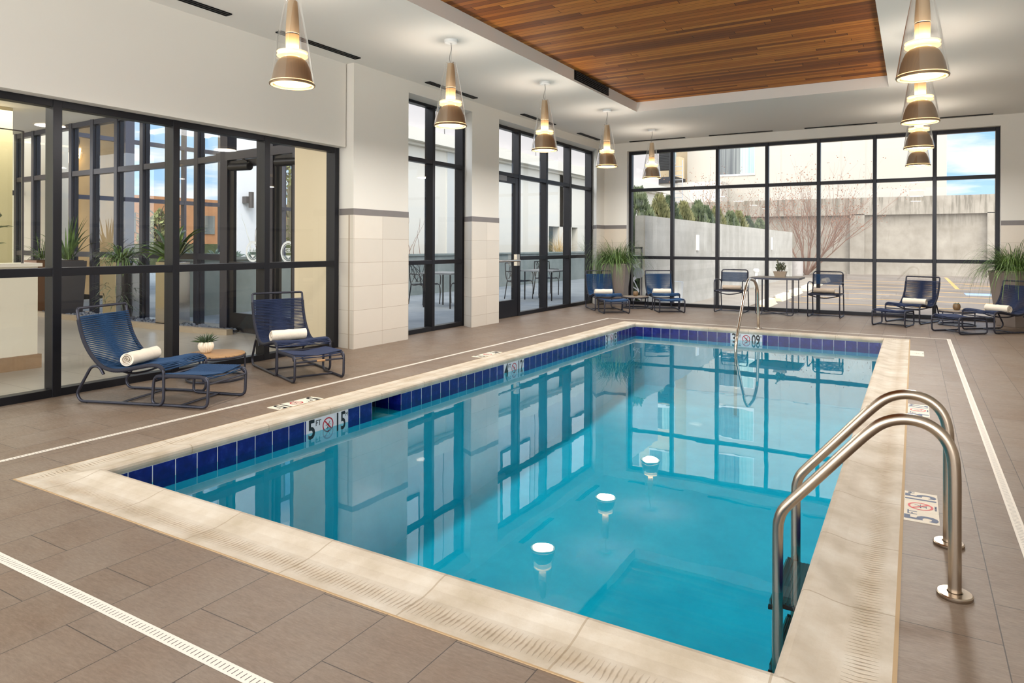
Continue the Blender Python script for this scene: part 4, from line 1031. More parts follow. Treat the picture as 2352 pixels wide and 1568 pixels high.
for k in range(11):
    a, b = P_[k], P_[k+1]; m.tube([a, b], .014, 4)
    if k < 10: m.tube([a, P_[k+2]], .012, 4)
for z in (.2, .5, .8, 1.1, 1.4): m.tube([(-.14, 0, z), (.14, 0, z+rd.uniform(-.15, .15))], .013, 4)
m.obj('cutout_panel', mat('pale_grey_gate_metal', (196, 196, 200), .5), gt)
m = MB(); m.lathe([(.001, 0), (.09, 0), (.12, .01), (.12, .03), (.09, .04), (.001, .04)], 24); me = m.mesh('medallion', mat('gate_medallion_metal', (150, 152, 156), .4, .4), True); o = bpy.data.objects.new('medallion', me); C.objects.link(o); o.parent = gt; o.location = (.10, -.06, 1.0); o.rotation_euler = (-PI/2, 0, 0)
rt = thing('retaining_wall', 'tall water-stained concrete retaining wall with recessed panels behind the parking lot', 'wall')
m = MB(); m.box(-22, 44.3, G, 9, 45, 4.05); m.box(-22, 44, 3.05, 9, 44.4, 4.05)
for x in (-20, -12.9, -3.2, 3.35): m.box(x, 44, G, x+.75, 44.4, 3.1)
m.obj('wall_panels', M_RET, rt)
bn = thing('planter_bin', 'tapered white bin behind the lounge chair at the far window', 'bin', (-4.62, 15.1, G)); bn.location = atZ(1551, 700, G) * 1.0
bn.location = (-4.47, 14.75, G)
m = MB(); m.frustum((0, 0), .16, .27, 0, .83, .2, 12); m.obj('bin_body', M_WHITEP, bn)
bo = thing('bollard_light', 'white dome-topped bollard light on the pavement beyond the dining table', 'bollard light', (-5.0, 26.2, G))
m = MB(); m.lathe([(.001, 0), (.06, 0), (.06, .60), (.07, .64), (.08, .66)], 20); m.obj('post', M_WHITEP, bo, True)
m = MB(); m.lathe([(.10, .66), (.115, .69), (.11, .74), (.07, .78), (.001, .79)], 20); m.obj('dome_cap', M_WHITEP, bo, True)
cl = thing('concrete_column', 'short round concrete column between the garden wall and the retaining wall', 'column', (-5.5, 40, G))
m = MB(); m.lathe([(.001, 0), (.32, 0), (.32, .92), (.001, .92)], 28); m.obj('column_shaft', M_GREY, cl, True, auto=.6)
# towers
def bwin(par, x0, x1, z0, z1, Y, split=.62):
    w = MB(); w.box(x0-.06, Y-.05, z0-.12, x1+.06, Y+.02, z0); w.box(x0-.05, Y-.03, z0, x0, Y+.02, z1); w.box(x1, Y-.03, z0, x1+.05, Y+.02, z1); w.box(x0-.05, Y-.03, z1, x1+.05, Y+.02, z1+.05)
    f = w.obj('window_surround', mat('pale_window_trim', (206, 206, 204), .6), par)
    g = MB(); g.box(x0, Y-.01, z0, x0+(x1-x0)*split, Y+.01, z1); g.obj('dark_drapes', M_DRP, f)
    g = MB(); g.box(x0+(x1-x0)*split, Y-.01, z0, x1, Y+.01, z1); g.obj('pale_drapes', M_DRL, f)
def n_drape(c0, c1):
    def f(t, b):
        p = t.geo().outputs['Position']; n = t.noise(t.mapping(p, (9, 1, .1)), 1, 3); t.link(t.ramp(n, [(.35, lin(c0)), (.65, lin(c1))]), b.inputs['Base Color'])
    return f
M_DRP = mat('dark_curtained_window', (90, 96, 98), .25, nodes=n_drape((66, 70, 74), (120, 124, 122)))
M_DRL = mat('pale_curtained_window', (170, 196, 190), .25, nodes=n_drape((126, 156, 152), (170, 188, 180)))
tw = thing('cream_tower', 'large plain cream building with curtained windows behind the retaining wall', 'building')
m = MB(); m.box(-13.85, 48, 3.9, 1.66, 60, 26); m.obj('facade', M_BLD, tw)
m = MB(); m.box(-13.9, 47.95, 3.8, 1.7, 60, 3.95); m.obj('soffit_edge', M_GREY, tw)
for z in (6.15, 9.6, 12.9, 16.2, 19.5): bwin(tw, -11.7, -9.3, z, z+1.95, 48)
m = MB()
for x in (-7.6, -4.0, -2.6): m.box(x, 47.985, 3.95, x+.03, 48.0, 26)
for z in (8.7, 12.1, 15.4, 18.7): m.box(-13.8, 47.985, z, 1.6, 48.0, z+.03)
m.obj('facade_joints', mat('facade_joint_line', (176, 168, 160), .9), tw)  # thin panel joint lines, close to the facade's own tone
tb_ = thing('tan_building', 'tan building wing with a dark slatted screen at the top left of the far window', 'building')
m = MB(); m.box(-30, 50, 3, -13.9, 62, 24); m.obj('facade', M_BLD2, tb_)
for z in (7.4, 10.6, 13.9, 17.2): bwin(tb_, -17.2, -15.3, z, z+1.6, 50, .5); bwin(tb_, -20.2, -19.2, z, z+1.3, 50, 1); bwin(tb_, -18.6, -18.0, z, z+1.3, 50, 1)
pd = thing('white_podium', 'low white building wall behind the evergreen hedge with a dark ledge', 'building')
m = MB(); m.box(-30, 46, G, -11.0, 47.9, 5.55); m.obj('podium_wall', mat('white_podium_render', (184, 178, 170), .9), pd)
m = MB(); m.box(-30, 45.7, 5.55, -13.95, 47.9, 5.95); m.obj('dark_ledge', M_FRAME, pd)
m = MB()
for k in range(26): m.box(-19.5, 45.9, 6.5+k*.11, -14.35, 45.95, 6.585+k*.11)
m.box(-19.5, 45.95, 6.45, -14.35, 46.3, 9.4); m.box(-14.5, 45.85, 5.95, -14.3, 46.2, 9.4); m.obj('slatted_screen', M_BLACK, pd)
m = MB(); m.box(-17.4, 46.2, 5.95, -16.9, 47.4, 6.45); m.box(-14.25, 46.6, 5.95, -13.95, 47.6, 7.4); m.obj('rooftop_units', M_BLD2, pd)
lad = MB()
for x in (-14.0, -13.45): lad.tube([(x+.0, 45.5, 2.5), (x, 45.5, 7.0)], .035, 6)
for k in range(14): lad.tube([(-14.0, 45.5, 2.7+k*.3), (-13.45, 45.5, 2.7+k*.3)], .025, 5)
lo_ = lad.obj('wall_ladder', mat('galvanised_steel', (170, 174, 178), .5, .5)); tag(lo_, 'thin metal access ladder fixed to the white podium wall', 'ladder')
cp = MB(); cp.box(-6.12, 14.42, G, -5.98, 14.56, 5.2); tag(cp.obj('white_post', M_WHITEP), 'slim white post seen at the left edge of the far window', 'post')
# evergreens
def conifer(loc, h, r, m_, lab, sd):
    rd = random.Random(sd); t = thing('evergreen_shrub', lab, 'evergreen', loc, 0, 'evergreens behind the concrete wall')
    m = MB(); m.tube([(0, 0, 0), (0, 0, h*.9)], [.04, .012], 6); m.obj('trunk', M_BARK, t)
    m = MB()
    for k in range(3800):
        f = rd.random()**.8; z = .1+f*(h-.1); rr = min(r*(1-((z/h)**2.2))*(.5+.5*rd.random())+.03, .78); a = rd.uniform(0, 2*PI)
        p = V(rr*math.cos(a), rr*math.sin(a), z); d = V(math.cos(a)*.5, math.sin(a)*.5, 1).normalized(); s_ = d.cross(V(rd.uniform(-1, 1), rd.uniform(-1, 1), .1)).normalized()
        L = rd.uniform(.07, .16); w = rd.uniform(.016, .034)
        m.add([p-s_*w, p+s_*w, p+d*L+s_*w*.4, p+d*L*1.2, p+d*L-s_*w*.4], [(0, 1, 2, 3, 4)])
    m.obj('foliage', m_, t)
cons = [(18.2, 3.15, .85), (19.8, 3.05, .8), (21.2, 3.1, .8), (22.6, 3.0, .8), (24.0, 3.1, .8), (25.5, 3.0, .85), (27.1, 3.05, .85), (28.9, 2.95, .9), (30.9, 3.05, .9), (33.0, 2.9, .95), (35.2, 2.85, .95)]
for i, (y, h, r) in enumerate(cons):
    lab = 'tallest evergreen at the left end of the hedge, beyond the far window' if i == 0 else 'evergreen shrub number %d from the left end of the hedge behind the concrete wall' % (i+1)
    conifer((-6.62+.08*math.sin(i*2), y, G), h, r, (M_CONIF, M_CONIF2, M_CONIF3)[(0, 1, 2, 1, 0, 2, 1, 0, 1, 2, 0)[i]], lab, 20+i)
conifer((-6.25, 16.6, G), 2.35, .42, M_CONIF3, 'low dark evergreen behind the gate at the left edge of the far window', 44)
# bare trees
def bare(loc, label, sd, n=9, h=4.2, leaves=160, lean=0, spread=.75):
    rd = random.Random(sd); t = thing('bare_tree', label, 'tree', loc); m = MB(); lf = MB(); tips = []
    def grow(p, d, L, r, lev):
        pts = [p]; rs = [r]; k = 5
        for i in range(k):
            d = (d+V(rd.uniform(-.16, .16), rd.uniform(-.16, .16), rd.uniform(-.02, .12))).normalized(); p = p+d*L/k; pts.append(p); rs.append(r*(1-.55*(i+1)/k))
            if lev < 3 and i >= 1:
                for _ in range(2 if lev < 2 else 2):
                    if rd.random() < .8: grow(p, (d+V(rd.uniform(-.8, .8), rd.uniform(-.8, .8), rd.uniform(-.2, .5))).normalized(), L*rd.uniform(.4, .62), rs[-1]*.6, lev+1)
        m.tube(pts, rs, 4 if lev else 6, caps=False); tips.append(p)
    for k in range(n):
        a = 2*PI*k/n; grow(V(.06*math.cos(a), .06*math.sin(a), 0), V(math.cos(a)*spread*rd.uniform(.3, 1)+lean, math.sin(a)*.4, 1).normalized(), h*rd.uniform(.5, .8), .035, 1)
    for k in range(min(leaves*2, len(tips)*3)):
        p = rd.choice(tips)+V(rd.uniform(-.2, .2), rd.uniform(-.2, .2), rd.uniform(-.2, .2)); a = V(rd.uniform(-1, 1), rd.uniform(-1, 1), rd.uniform(-1, 1)).normalized()*.034; b = a.cross(V(.3, .9, .2))
        lf.add([p-a, p+b, p+a, p-b], [(0, 1, 2, 3)])
    m.obj('branches', M_BARK, t); lf.obj('withered_leaves', M_RLEAF, t)
bare((-5.2, 41.5, G), 'bare multi-stemmed tree with reddish twigs in front of the retaining wall', 3, 15, 5.8, 420, .3, 1.2)
bare((-8.9, 39, G), 'bare reddish shrub behind the right end of the evergreen hedge', 5, 9, 5.2, 420, 0, .9)
# ------------------------------------------------------------------ courtyard beyond the left windows
M_PCON = mat('pale_green_grey_concrete', (172, 178, 176), .9, nodes=n_conc((112, 122, 120), (142, 150, 147)))
m = MB(); m.box(-11.4, 7.4, -.03, -11.0, 36, .97); m.box(-11.42, 7.38, .97, -10.97, 36, 1.02); tag(m.obj('courtyard_planter_wall', M_PCON), 'long low concrete planter wall across the courtyard behind the left windows', 'planter wall')
cw = thing('courtyard_building', 'white courtyard building with projecting beam and grey upper cladding, behind the left windows', 'building')
m = MB(); m.box(-12.6, 11.6, -.03, -11.9, 22.98, 4.0); m.box(-12.6, 23.9, -.03, -11.9, 24.98, 4.0); m.box(-12.6, 25.55, -.03, -11.9, 36, 4.0); m.box(-12.6, 22.98, 1.98, -11.9, 25.55, 4.0); m.obj('white_wall', M_WHB, cw)
m = MB(); m.box(-12.8, 11.4, 4.08, -11.55, 36.2, 4.42); m.box(-12.7, 11.5, 4.0, -11.75, 36.1, 4.08); m.obj('beam', M_WHB, cw)
m = MB(); m.box(-12.6, 11.6, 4.42, -11.95, 36, 9); m.obj('upper_cladding', mat('pale_grey_cladding', (196, 190, 188), .8), cw)
for (y0_, y1_) in ((13.2, 15.2), (19.6, 21.6), (25.0, 27.0)):
    m = MB(); m.box(-11.97, y0_, 5.4, -11.90, y1_, 7.9); cwf = m.obj('upper_window', M_FRAME, cw)
    m = MB(); m.box(-11.91, y0_+.08, 5.48, -11.885, y1_-.08, 7.82); m.obj('sky_reflection_pane', mat('painted_sky_reflection', (236, 240, 244), .3), cwf)  # window pane with the sky's reflection put into its pale colour
m = MB()
for y in (16.35, 19.2, 22.0, 24.8, 27.6): m.box(-11.95, y, 4.42, -11.94, y+.03, 9)
m.obj('cladding_joints', mat('dark_joint', (110, 106, 106), .9), cw)
m = MB(); m.box(-11.95, 16.4, 1.0, -11.86, 16.75, 4.0); m.obj('pilaster', mat('pale_grey_pilaster', (200, 200, 196), .9), cw)
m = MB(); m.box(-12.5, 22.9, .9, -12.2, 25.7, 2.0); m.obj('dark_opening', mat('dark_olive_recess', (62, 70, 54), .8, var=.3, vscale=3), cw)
m = MB(); grass_blades(m, 150, (-11.25, 22.6), 1.0, .25, (.5, 1.1), 31, .45); tag(m.obj('ornamental_grass', mat('dry_ornamental_grass', (190, 160, 104), .8), smooth=True), 'dry ornamental grass clump in the courtyard planter behind the patio windows', 'ornamental grass')
m = MB(); grass_blades(m, 110, (-11.25, 25.2), 1.0, .25, (.5, .95), 32, .45); tag(m.obj('ornamental_grass', M_GRASS, smooth=True), 'green ornamental grass clump right of the dry one in the courtyard planter', 'ornamental grass')
def twig(loc, n, h, sd, lab, mt, r=.008):
    rd = random.Random(sd); m = MB()
    for k in range(n):
        p = V(rd.uniform(-.1, .1), rd.uniform(-.3, .3), 0); pts = [p]; d = V(rd.uniform(-.2, .2), rd.uniform(-.35, .35), 1)
        for i in range(9): d = V(d.x*.8+rd.uniform(-.22, .22), d.y*.8+rd.uniform(-.28, .28), 1); p = p+d.normalized()*h/9; pts.append(p)
        m.tube(pts, [r*(1-.8*i/9) for i in range(10)], 5)
    o = m.obj('twig_bunch', mt, smooth=True); o.location = loc; tag(o, lab, 'branches')
twig((-11.2, 13.9, 1.0), 4, 1.0, 3, 'thin bare twigs standing in the planter behind the narrow window', M_BARK)
twig((-11.2, atX(566, 580, -11.2).y, 1.0), 2, .85, 4, 'dark bare curly twigs behind the left glazed lobby door', M_BARK)
twig((-11.2, atX(594, 580, -11.2).y, 1.0), 3, .9, 6, 'white painted curly branches behind the lobby doors', mat('white_painted_branch', (236, 236, 234), .6), .018)
# outdoor furniture
M_PBLK = mat('black_wire_metal', (28, 28, 32), .5, .4)
def patio_table(loc, lab, hgt=.72, w=.8):
    t = thing('patio_table', lab, 'table', loc); m = MB(); m.box(-w/2, -w/2, hgt-.03, w/2, w/2, hgt); m.obj('tabletop', mat('grey_metal_top', (120, 124, 128), .35, .4), t)
    for sx in (-1, 1):
        for sy in (-1, 1): m = MB(); m.tube([(sx*w*.42, sy*w*.42, 0), (sx*w*.42, sy*w*.42, hgt-.03)], .016, 8); m.obj('leg', M_PBLK, t, True)
def wire_chair(loc, rz, lab):
    t = thing('wire_patio_chair', lab, 'chair', loc, rz, 'wire patio chairs'); m = MB()
    for sy in (-1, 1):
        m.tube(smoothpath([(.22, sy*.24, 0), (.2, sy*.24, .42), (-.18, sy*.23, .44), (-.26, sy*.22, .86)], 5), .012, 6); m.tube([(-.18, sy*.23, .44), (-.25, sy*.25, 0)], .012, 6)
        m.tube(smoothpath([(.2, sy*.27, .42), (.16, sy*.3, .64), (-.1, sy*.3, .66), (-.23, sy*.23, .66)], 5), .011, 6)
    m.tube([(-.26, -.22, .86), (-.26, .22, .86)], .012, 6); m.obj('chair_frame', M_PBLK, t, True)
    m = MB(); rd = random.Random(int(abs(loc[1]*10)))
    for k in range(12):
        a = V(-.2-.005*k, rd.uniform(-.22, .22), .47); b = V(-.255, rd.uniform(-.22, .22), .85); m.tube(smoothpath([a, a.lerp(b, .5)+V(0, rd.uniform(-.12, .12), 0), b], 4), .006, 4)
    m.obj('wire_back', M_PBLK, t, True)
    m = MB()
    for k in range(9): m.tube([(-.18, -.22+.055*k, .44), (.2, -.22+.055*k, .425)], .005, 4)
    for k in range(6): m.tube([(-.16+.07*k, -.23, .437), (-.16+.07*k, .23, .437)], .005, 4)
    m.obj('wire_seat', M_PBLK, t, True)
patio_table((-7.6, 14.5, -.03), 'square outdoor table just outside the patio windows', .7, .85)
wire_chair((-8.3, 15.9, -.03), -.6, 'black wire patio chair behind the rightmost patio window pane')
wire_chair((-8.2, 14.3, -.03), -.2, 'black wire patio chair behind the middle patio window pane')
patio_table((-8.4, 11.6, -.03), 'outdoor table seen low through the narrow window', .72, .8)
wire_chair((-9.2, 11.9, -.03), -.2, 'black wire patio chair behind the narrow window')
wire_chair((-8.6, 12.6, -.03), -1.6, 'black wire patio chair at the right of the narrow window')

# ------------------------------------------------------------------ lobby behind the left glass
LC = 3.455
M_LOBW = mat('tan_lobby_wall', (206, 190, 150), .8); 
m = MB(); m.box(-16.3, BACK, -.1, -6.3, 7.0, 0); struct(m.obj('lobby_floor', M_LOBBY))
m = MB(); m.box(-16.5, BACK, LC, -6.14, 6.8, LC+.2); struct(m.obj('lobby_ceiling', M_CEIL))
m = MB(); m.box(-12.9, BACK, 0, -12.6, 5.45, LC); struct(m.obj('lobby_wall', M_LOBW))
m = MB(); m.prism([(-6.22, 6.2), (-6.22, 6.55), (-6.93, 6.55), (-6.93, 6.22)], 0, LC); struct(m.obj('lobby_pier', mat('warm_cream_wall', (222, 206, 176), .6)))
# facade 1
DXA, DXB, DXC = atY(527, 500, 6.46).x, atY(622, 500, 6.4).x, atY(634, 500, 6.4).x
def pl(x):
    P_ = [(-16.2, 6.85), (-14.2, 6.75), (-12.8, 6.68), (-11.2, 6.655), (-9.62, 6.62), (-8.83, 6.47), (-6.93, 6.32)]
    for a, b in zip(P_[:-1], P_[1:]):
        if a[0] <= x <= b[0]: t = (x-a[0])/(b[0]-a[0]); return a[1]+t*(b[1]-a[1])
    return P_[-1][1]
fa = thing('window_5', None, None); struct(fa)
xs = [-15.6, -14.83, -14.07, -13.30, -12.54, -11.77, -11.0, -10.25, -9.48]
m = MB()
for x in xs:
    m.box(x-.045, pl(x)-.03, 0, x+.045, pl(x)+.10, LC); m.box(x-.065, pl(x)+.02, 0, x+.065, pl(x)+.06, LC)
m.box(DXA-.16, 6.42, 0, DXA, 6.58, LC); m.box(DXB, 6.34, 0, DXC, 6.5, LC); m.box(-7.02, 6.26, 0, -6.93, 6.42, LC)
for z in (1.07, 2.53, LC-.05):
    allx = xs+[DXA-.08]
    for a, b in zip(allx[:-1], allx[1:]):
        if True: m.prism([(a, pl(a)-.02), (b, pl(b)-.02), (b, pl(b)+.08), (a, pl(a)+.08)], z-.045, z+.045)
for z in (2.53, LC-.05): m.prism([(-8.83, 6.44), (-6.93, 6.28), (-6.93, 6.38), (-8.83, 6.54)], z-.06, z+.06)
m.obj('window_frame', mat('slate_bronze_aluminium', (58, 58, 68), .35, .4), fa)
m = MB(); allx = xs+[DXA-.08, -6.93]
for a, b in zip(allx[:-1], allx[1:]):
    if b < -7: m.quad((a, pl(a)+.03, 0), (b, pl(b)+.03, 0), (b, pl(b)+.03, LC), (a, pl(a)+.03, LC))
    else: m.quad((a, 6.5, 2.53), (b, 6.34, 2.53), (b, 6.34, LC), (a, 6.5, LC))
m.obj('glass_pane', M_GLASS, fa)
M_DECAL = mat('frosted_white_decal', (226, 230, 232), .7)
for i, (xa, xb) in enumerate(((DXA, DXB), (DXC, -7.03))):
    dd = thing('door_%d' % (i+2), None, None); struct(dd); ya, yb = (6.47, 6.40) if i == 0 else (6.385, 6.32)
    def dbx(m, f0, f1, z0, z1, e=.025):
        A = V(xa+(xb-xa)*f0, ya+(yb-ya)*f0, 0); B = V(xa+(xb-xa)*f1, ya+(yb-ya)*f1, 0)
        m.prism([(A.x, A.y-e), (B.x, B.y-e), (B.x, B.y+e), (A.x, A.y+e)], z0, z1)
    m = MB(); dbx(m, 0, .13, .01, 2.46); dbx(m, .87, 1, .01, 2.46); dbx(m, .13, .87, .01, .28); dbx(m, .13, .87, 2.36, 2.46); m.obj('door_leaf', M_FRAME, dd)
    m = MB(); m.quad((xa, ya, .28), (xb, yb, .28), (xb, yb, 2.36), (xa, ya, 2.36)); m.obj('glass_pane', M_GLASS, dd)
    m = MB(); m.tube([(xa+.1, ya-.08, 1.0), (xb-.08, yb-.08, 1.0)], .016, 8); m.obj('push_bar', M_FRAME, dd, True)
    m = MB(); m.tube([(xa+.12, ya-.08, 2.36), (xa+.55, ya-.1, 2.35)], .055, 12); m.tube([(xa+.5, ya-.1, 2.42), (xa+.25, ya-.02, 2.5)], .012, 6); m.obj('door_closer', M_FRAME, dd, True)
    cx = -8.01 if i == 0 else -6.98-.14
    cx = atY(577 if i == 0 else 683, 578, 6.4).x; cx = min(max(cx, xa+.25), xb-.22) if i == 0 else -7.18
    cy = ya+(yb-ya)*((cx-xa)/(xb-xa))-.004; cz = 1.16
    sl = MB(); N = 40
    for k in range(N):
        a, b = 2*PI*k/N, 2*PI*(k+1)/N
        for r0, r1 in ((.118, .148), (.10, .106)):
            sl.add([(cx+r*math.cos(q), cy, cz+r*math.sin(q)) for r, q in ((r0, a), (r0, b), (r1, b), (r1, a))], [(0, 1, 2, 3)])
    sl.add([(cx-.05, cy, cz-.045), (cx+.05, cy, cz-.045), (cx, cy, cz-.09)], [(0, 1, 2)])
    T = text_mb('LEED', .082, basis((cx, cy, cz+.02), (-1, 0, 0), (0, 0, 1), (0, 1, 0)), .001, sx=.72); sl.add(T.v, T.f)
    sl.obj('seal_decal', M_DECAL, dd)
# pebble bed + curb
m = MB(); m.prism([(-14.9, 6.10), (-12.3, 6.02), (-9.35, 6.03), (-8.75, 6.08), (-8.2, 6.16), (-8.2, 6.26), (-8.75, 6.18), (-9.35, 6.13), (-12.3, 6.12), (-14.9, 6.2)], 0, .075); tag(m.obj('pebble_bed_curb', mat('tan_stone_curb', (156, 140, 118), .7)), 'low tan curb edging the pebble bed in the lobby', 'curb')
rd = random.Random(2); m = MB()
for k in range(1300):
    x = rd.uniform(-14.8, -8.3); y = rd.uniform(6.23, pl(x)-.06) if x < -8.9 else rd.uniform(6.28, 6.42); r = rd.uniform(.022, .045); z = rd.uniform(.0, .05)
    vs = [(x+r*math.cos(a)*1.2, y+r*math.sin(a)*.8, z) for a in (0, 1.05, 2.1, 3.14, 4.2, 5.2)]+[(x+r*.6*math.cos(a), y+r*.5*math.sin(a), z+r*.6) for a in (0, 1.57, 3.14, 4.7)]
    m.add(vs, [(0, 1, 6), (1, 2, 7, 6), (2, 3, 8, 7), (3, 4, 8), (4, 5, 9, 8), (5, 0, 6, 9), (6, 7, 8, 9)])
tag(m.obj('pebbles', mat('dark_blue_grey_pebble', (72, 78, 90), .4, var=.6, vscale=14), smooth=True), 'dark river pebbles filling the bed along the lobby glass', 'pebbles', kind='stuff')
# reception half wall and glass screen
hw = thing('lobby_half_wall', 'white half wall with a wooden base and stone cap behind the leftmost glass', 'half wall')
m = MB(); m.box(-8.0, BACK, .13, -7.7, 3.56, 1.03); m.obj('wall_panel', mat('ivory_wallcovering', (226, 218, 200), .8), hw)
m = MB(); m.box(-8.02, BACK, 0, -7.67, 3.585, .14); m.obj('wooden_base', mat('walnut_base_trim', (150, 122, 94), .5, var=.15, vscale=8), hw)
m = MB(); m.box(-8.03, BACK, 1.03, -7.67, 3.59, 1.065); m.obj('cap', mat('ivory_cap', (232, 224, 210), .4), hw)
gs = thing('glass_screen', 'tinted glass screen standing on the white half wall behind the leftmost glass', 'glass screen')
m = MB(); m.quad((-7.72, BACK, 1.065), (-7.72, 3.43, 1.065), (-7.72, 3.43, 2.39), (-7.72, BACK, 2.39)); m.obj('glass_panel', M_PART, gs)
m = MB(); m.box(-7.73, 3.42, 1.065, -7.71, 3.437, 2.39); m.box(-7.728, BACK, 2.385, -7.712, 3.43, 2.395); m.obj('steel_edge', M_PLANTD, gs)
def leafy(t, n, z0, seed, L=(.25, .5), w=.06, mt=M_TROP, up=(.2, 1.3), g=.25, r=.1):
    rd = random.Random(seed); m = MB()
    for k in range(n):
        a = rd.uniform(0, 2*PI); p = V(r*rd.random()*math.cos(a), r*rd.random()*math.sin(a), z0+rd.uniform(0, .05)); q = rd.uniform(*up); v = V(math.cos(a)*math.sin(q), math.sin(a)*math.sin(q), math.cos(q)); l = rd.uniform(*L); pts = [p]
        for i in range(7): v = (v+V(0, 0, -g*(i+1)/7)).normalized(); p = p+v*l/7; pts.append(p)
        m.blade(pts, w*rd.uniform(.7, 1.2), fold=.35)
    m.obj('foliage', mt, t, True)
def lob_planter(x, y, w0, w1, h, mt, lab, rz=0, name='lobby_planter'):
    t = thing(name, lab, 'planter', (x, y, 0), rz); m = MB(); m.frustum((0, 0), w0, w1, 0, h, 0); m.obj('planter_body', mt, t, bevel=.004)
    m = MB(); m.box(-w1*.42, -w1*.42, h-.01, w1*.42, w1*.42, h+.008); m.obj('soil', M_SOIL, t); return t
t = lob_planter(-12.75, 6.36, .34, .44, .96, M_PLANTD, 'dark grey tall planter with upright blades, left of the steel planters in the lobby'); leafy(t, 34, .97, 1, (.4, .8), .05, M_GRASS, (.02, .8), .18, .12)
t = lob_planter(-13.55, 6.36, .34, .44, .96, mat('copper_brown_planter', (130, 92, 62), .4), 'copper brown tall planter with wispy plant beside the first dark mullion'); leafy(t, 60, .97, 2, (.3, .65), .02, M_GRASS, (.1, 1.4), .4, .12)
t = lob_planter(-11.05, 6.33, .38, .38, .97, M_STEELP, 'polished steel square planter overflowing with arching leaves in the lobby'); leafy(t, 130, .97, 3, (.25, .55), .028, M_GRASS, (.3, 1.6), .55, .16)
rd = random.Random(8)
for zz in (.35, .5): 
    mm = MB()
    for k in range(45):
        a = rd.uniform(0, 2*PI); p = V(.2*math.cos(a), .2*math.sin(a)-.06, zz+rd.uniform(-.1, .12)); v = V(math.cos(a), math.sin(a), rd.uniform(-.5, .5)).normalized(); mm.blade([p, p+v*.08, p+v*.16-V(0, 0, .03), p+v*.22-V(0, 0, .08)], .02)
    mm.obj('trailing_foliage', M_JADE, t, True)
t = lob_planter(-9.68, 6.33, .34, .34, .99, M_STEELP, 'polished steel square planter with broad glossy leaves in the lobby'); leafy(t, 26, .99, 5, (.4, .75), .12, M_TROP, (.05, 1.1), .35, .1)
t = lob_planter(-10.6, 4.15, .34, .4, .72, M_PLANTD, 'leafy green plant in a dark planter behind the glass screen at far left'); 
rd = random.Random(12); m = MB(); lv = MB()
for k in range(5):
    tip = V(rd.uniform(-.35, .35), rd.uniform(-.3, .5), 1.5+rd.uniform(-.2, .35)); b0 = V(0, 0, .7); m.tube([b0, b0.lerp(tip, .5)+V(.05, .03, 0), tip], .012, 5)
    for j in range(9):
        p = b0.lerp(tip, .3+.7*j/9); a = j*2.3; v = V(math.cos(a), math.sin(a), .3).normalized(); lv.blade([p, p+v*.07, p+v*.16, p+v*.24-V(0, 0, .03)], .11, taper=lambda q: max(.05, math.sin(PI*(.12+.85*q))))
m.obj('stems', M_BARK, t, True); lv.obj('foliage', M_TROP, t, True)
# outside the vestibule
m = MB(); m.box(-17.2, 7.3, -.03, -15.2, 7.6, 7); tag(m.obj('white_fin_wall', M_WHB), 'white rendered wall seen at the far left behind the lobby mullions', 'wall')
sw = MB(); sw.box(-14.6, 10.8, -.03, -14.0, 11.36, 7); tag(sw.obj('white_wall_end', mat('cool_white_render', (232, 234, 240), .9)), 'white wall end carrying a dark cylinder light, seen through the left lobby door', 'wall')
sc_ = thing('wall_sconce', 'dark cylindrical wall light on the white wall seen through the left lobby door', 'wall light', (-13.9, 11.06, 2.33))
m = MB(); m.tube([(.05, .02, -.19), (.05, .02, .19)], .06, 16); m.obj('light_cylinder', M_PLANTD, sc_, True)
m = MB(); m.box(-.1, -.12, -.08, .05, .0, .08); m.obj('wall_bracket', M_PLANTD, sc_)
c2 = thing('window_6', None, None); struct(c2); X2 = -16.5
ys = [2.4, 3.6, 4.8, 6.0, 7.25, 8.4, 9.56, 11.1, 12.2, 13.38, 14.4, 15.5, 16.7, 18]
m = MB()
for y in ys: m.box(X2-.1, y-.03, 0, X2+.05, y+.03, 6.2)
m.box(X2-.12, 9.5, 0, X2+.08, 9.72, 6.2)
for z in (2.33, 3.75, 6.2): m.box(X2-.07, ys[0], z-.05, X2+.04, ys[-1], z+.05)
m.obj('window_frame', mat('slate_grey_aluminium', (78, 80, 96), .4, .4), c2)
m = MB(); m.quad((X2, ys[0], 0), (X2, ys[-1], 0), (X2, ys[-1], 6.2), (X2, ys[0], 6.2)); m.obj('glass_pane', M_GLASS, c2)
wr_ = thing('warm_lounge', None, None); struct(wr_)
m = MB(); m.box(-24.2, 1, -.03, -24, 9.5, 4.4); m.box(-24, 9.5, -.03, X2-.2, 9.65, 6.2); m.obj('back_wall', mat('warm_tan_back_wall', (150, 128, 96), .8, var=.25, vscale=.9), wr_)
m = MB(); m.box(-24.2, 1, 4.2, X2-.15, 9.6, 6.2); m.obj('lounge_soffit', mat('grey_soffit', (150, 150, 140), .8), wr_)
m = MB(); m.box(-24, 1, -.05, X2, 9.6, -.03); m.obj('lounge_floor', M_LOBBY, wr_)
for i, y in enumerate((4.6, 7.4)):
    L = bpy.data.lights.new('lounge_light', 'AREA'); L.size = 3; L.energy = 90; L.color = (1, .78, .5); o = bpy.data.objects.new('lounge_light', L); C.objects.link(o); o.location = (-20.5, y, 4.1)
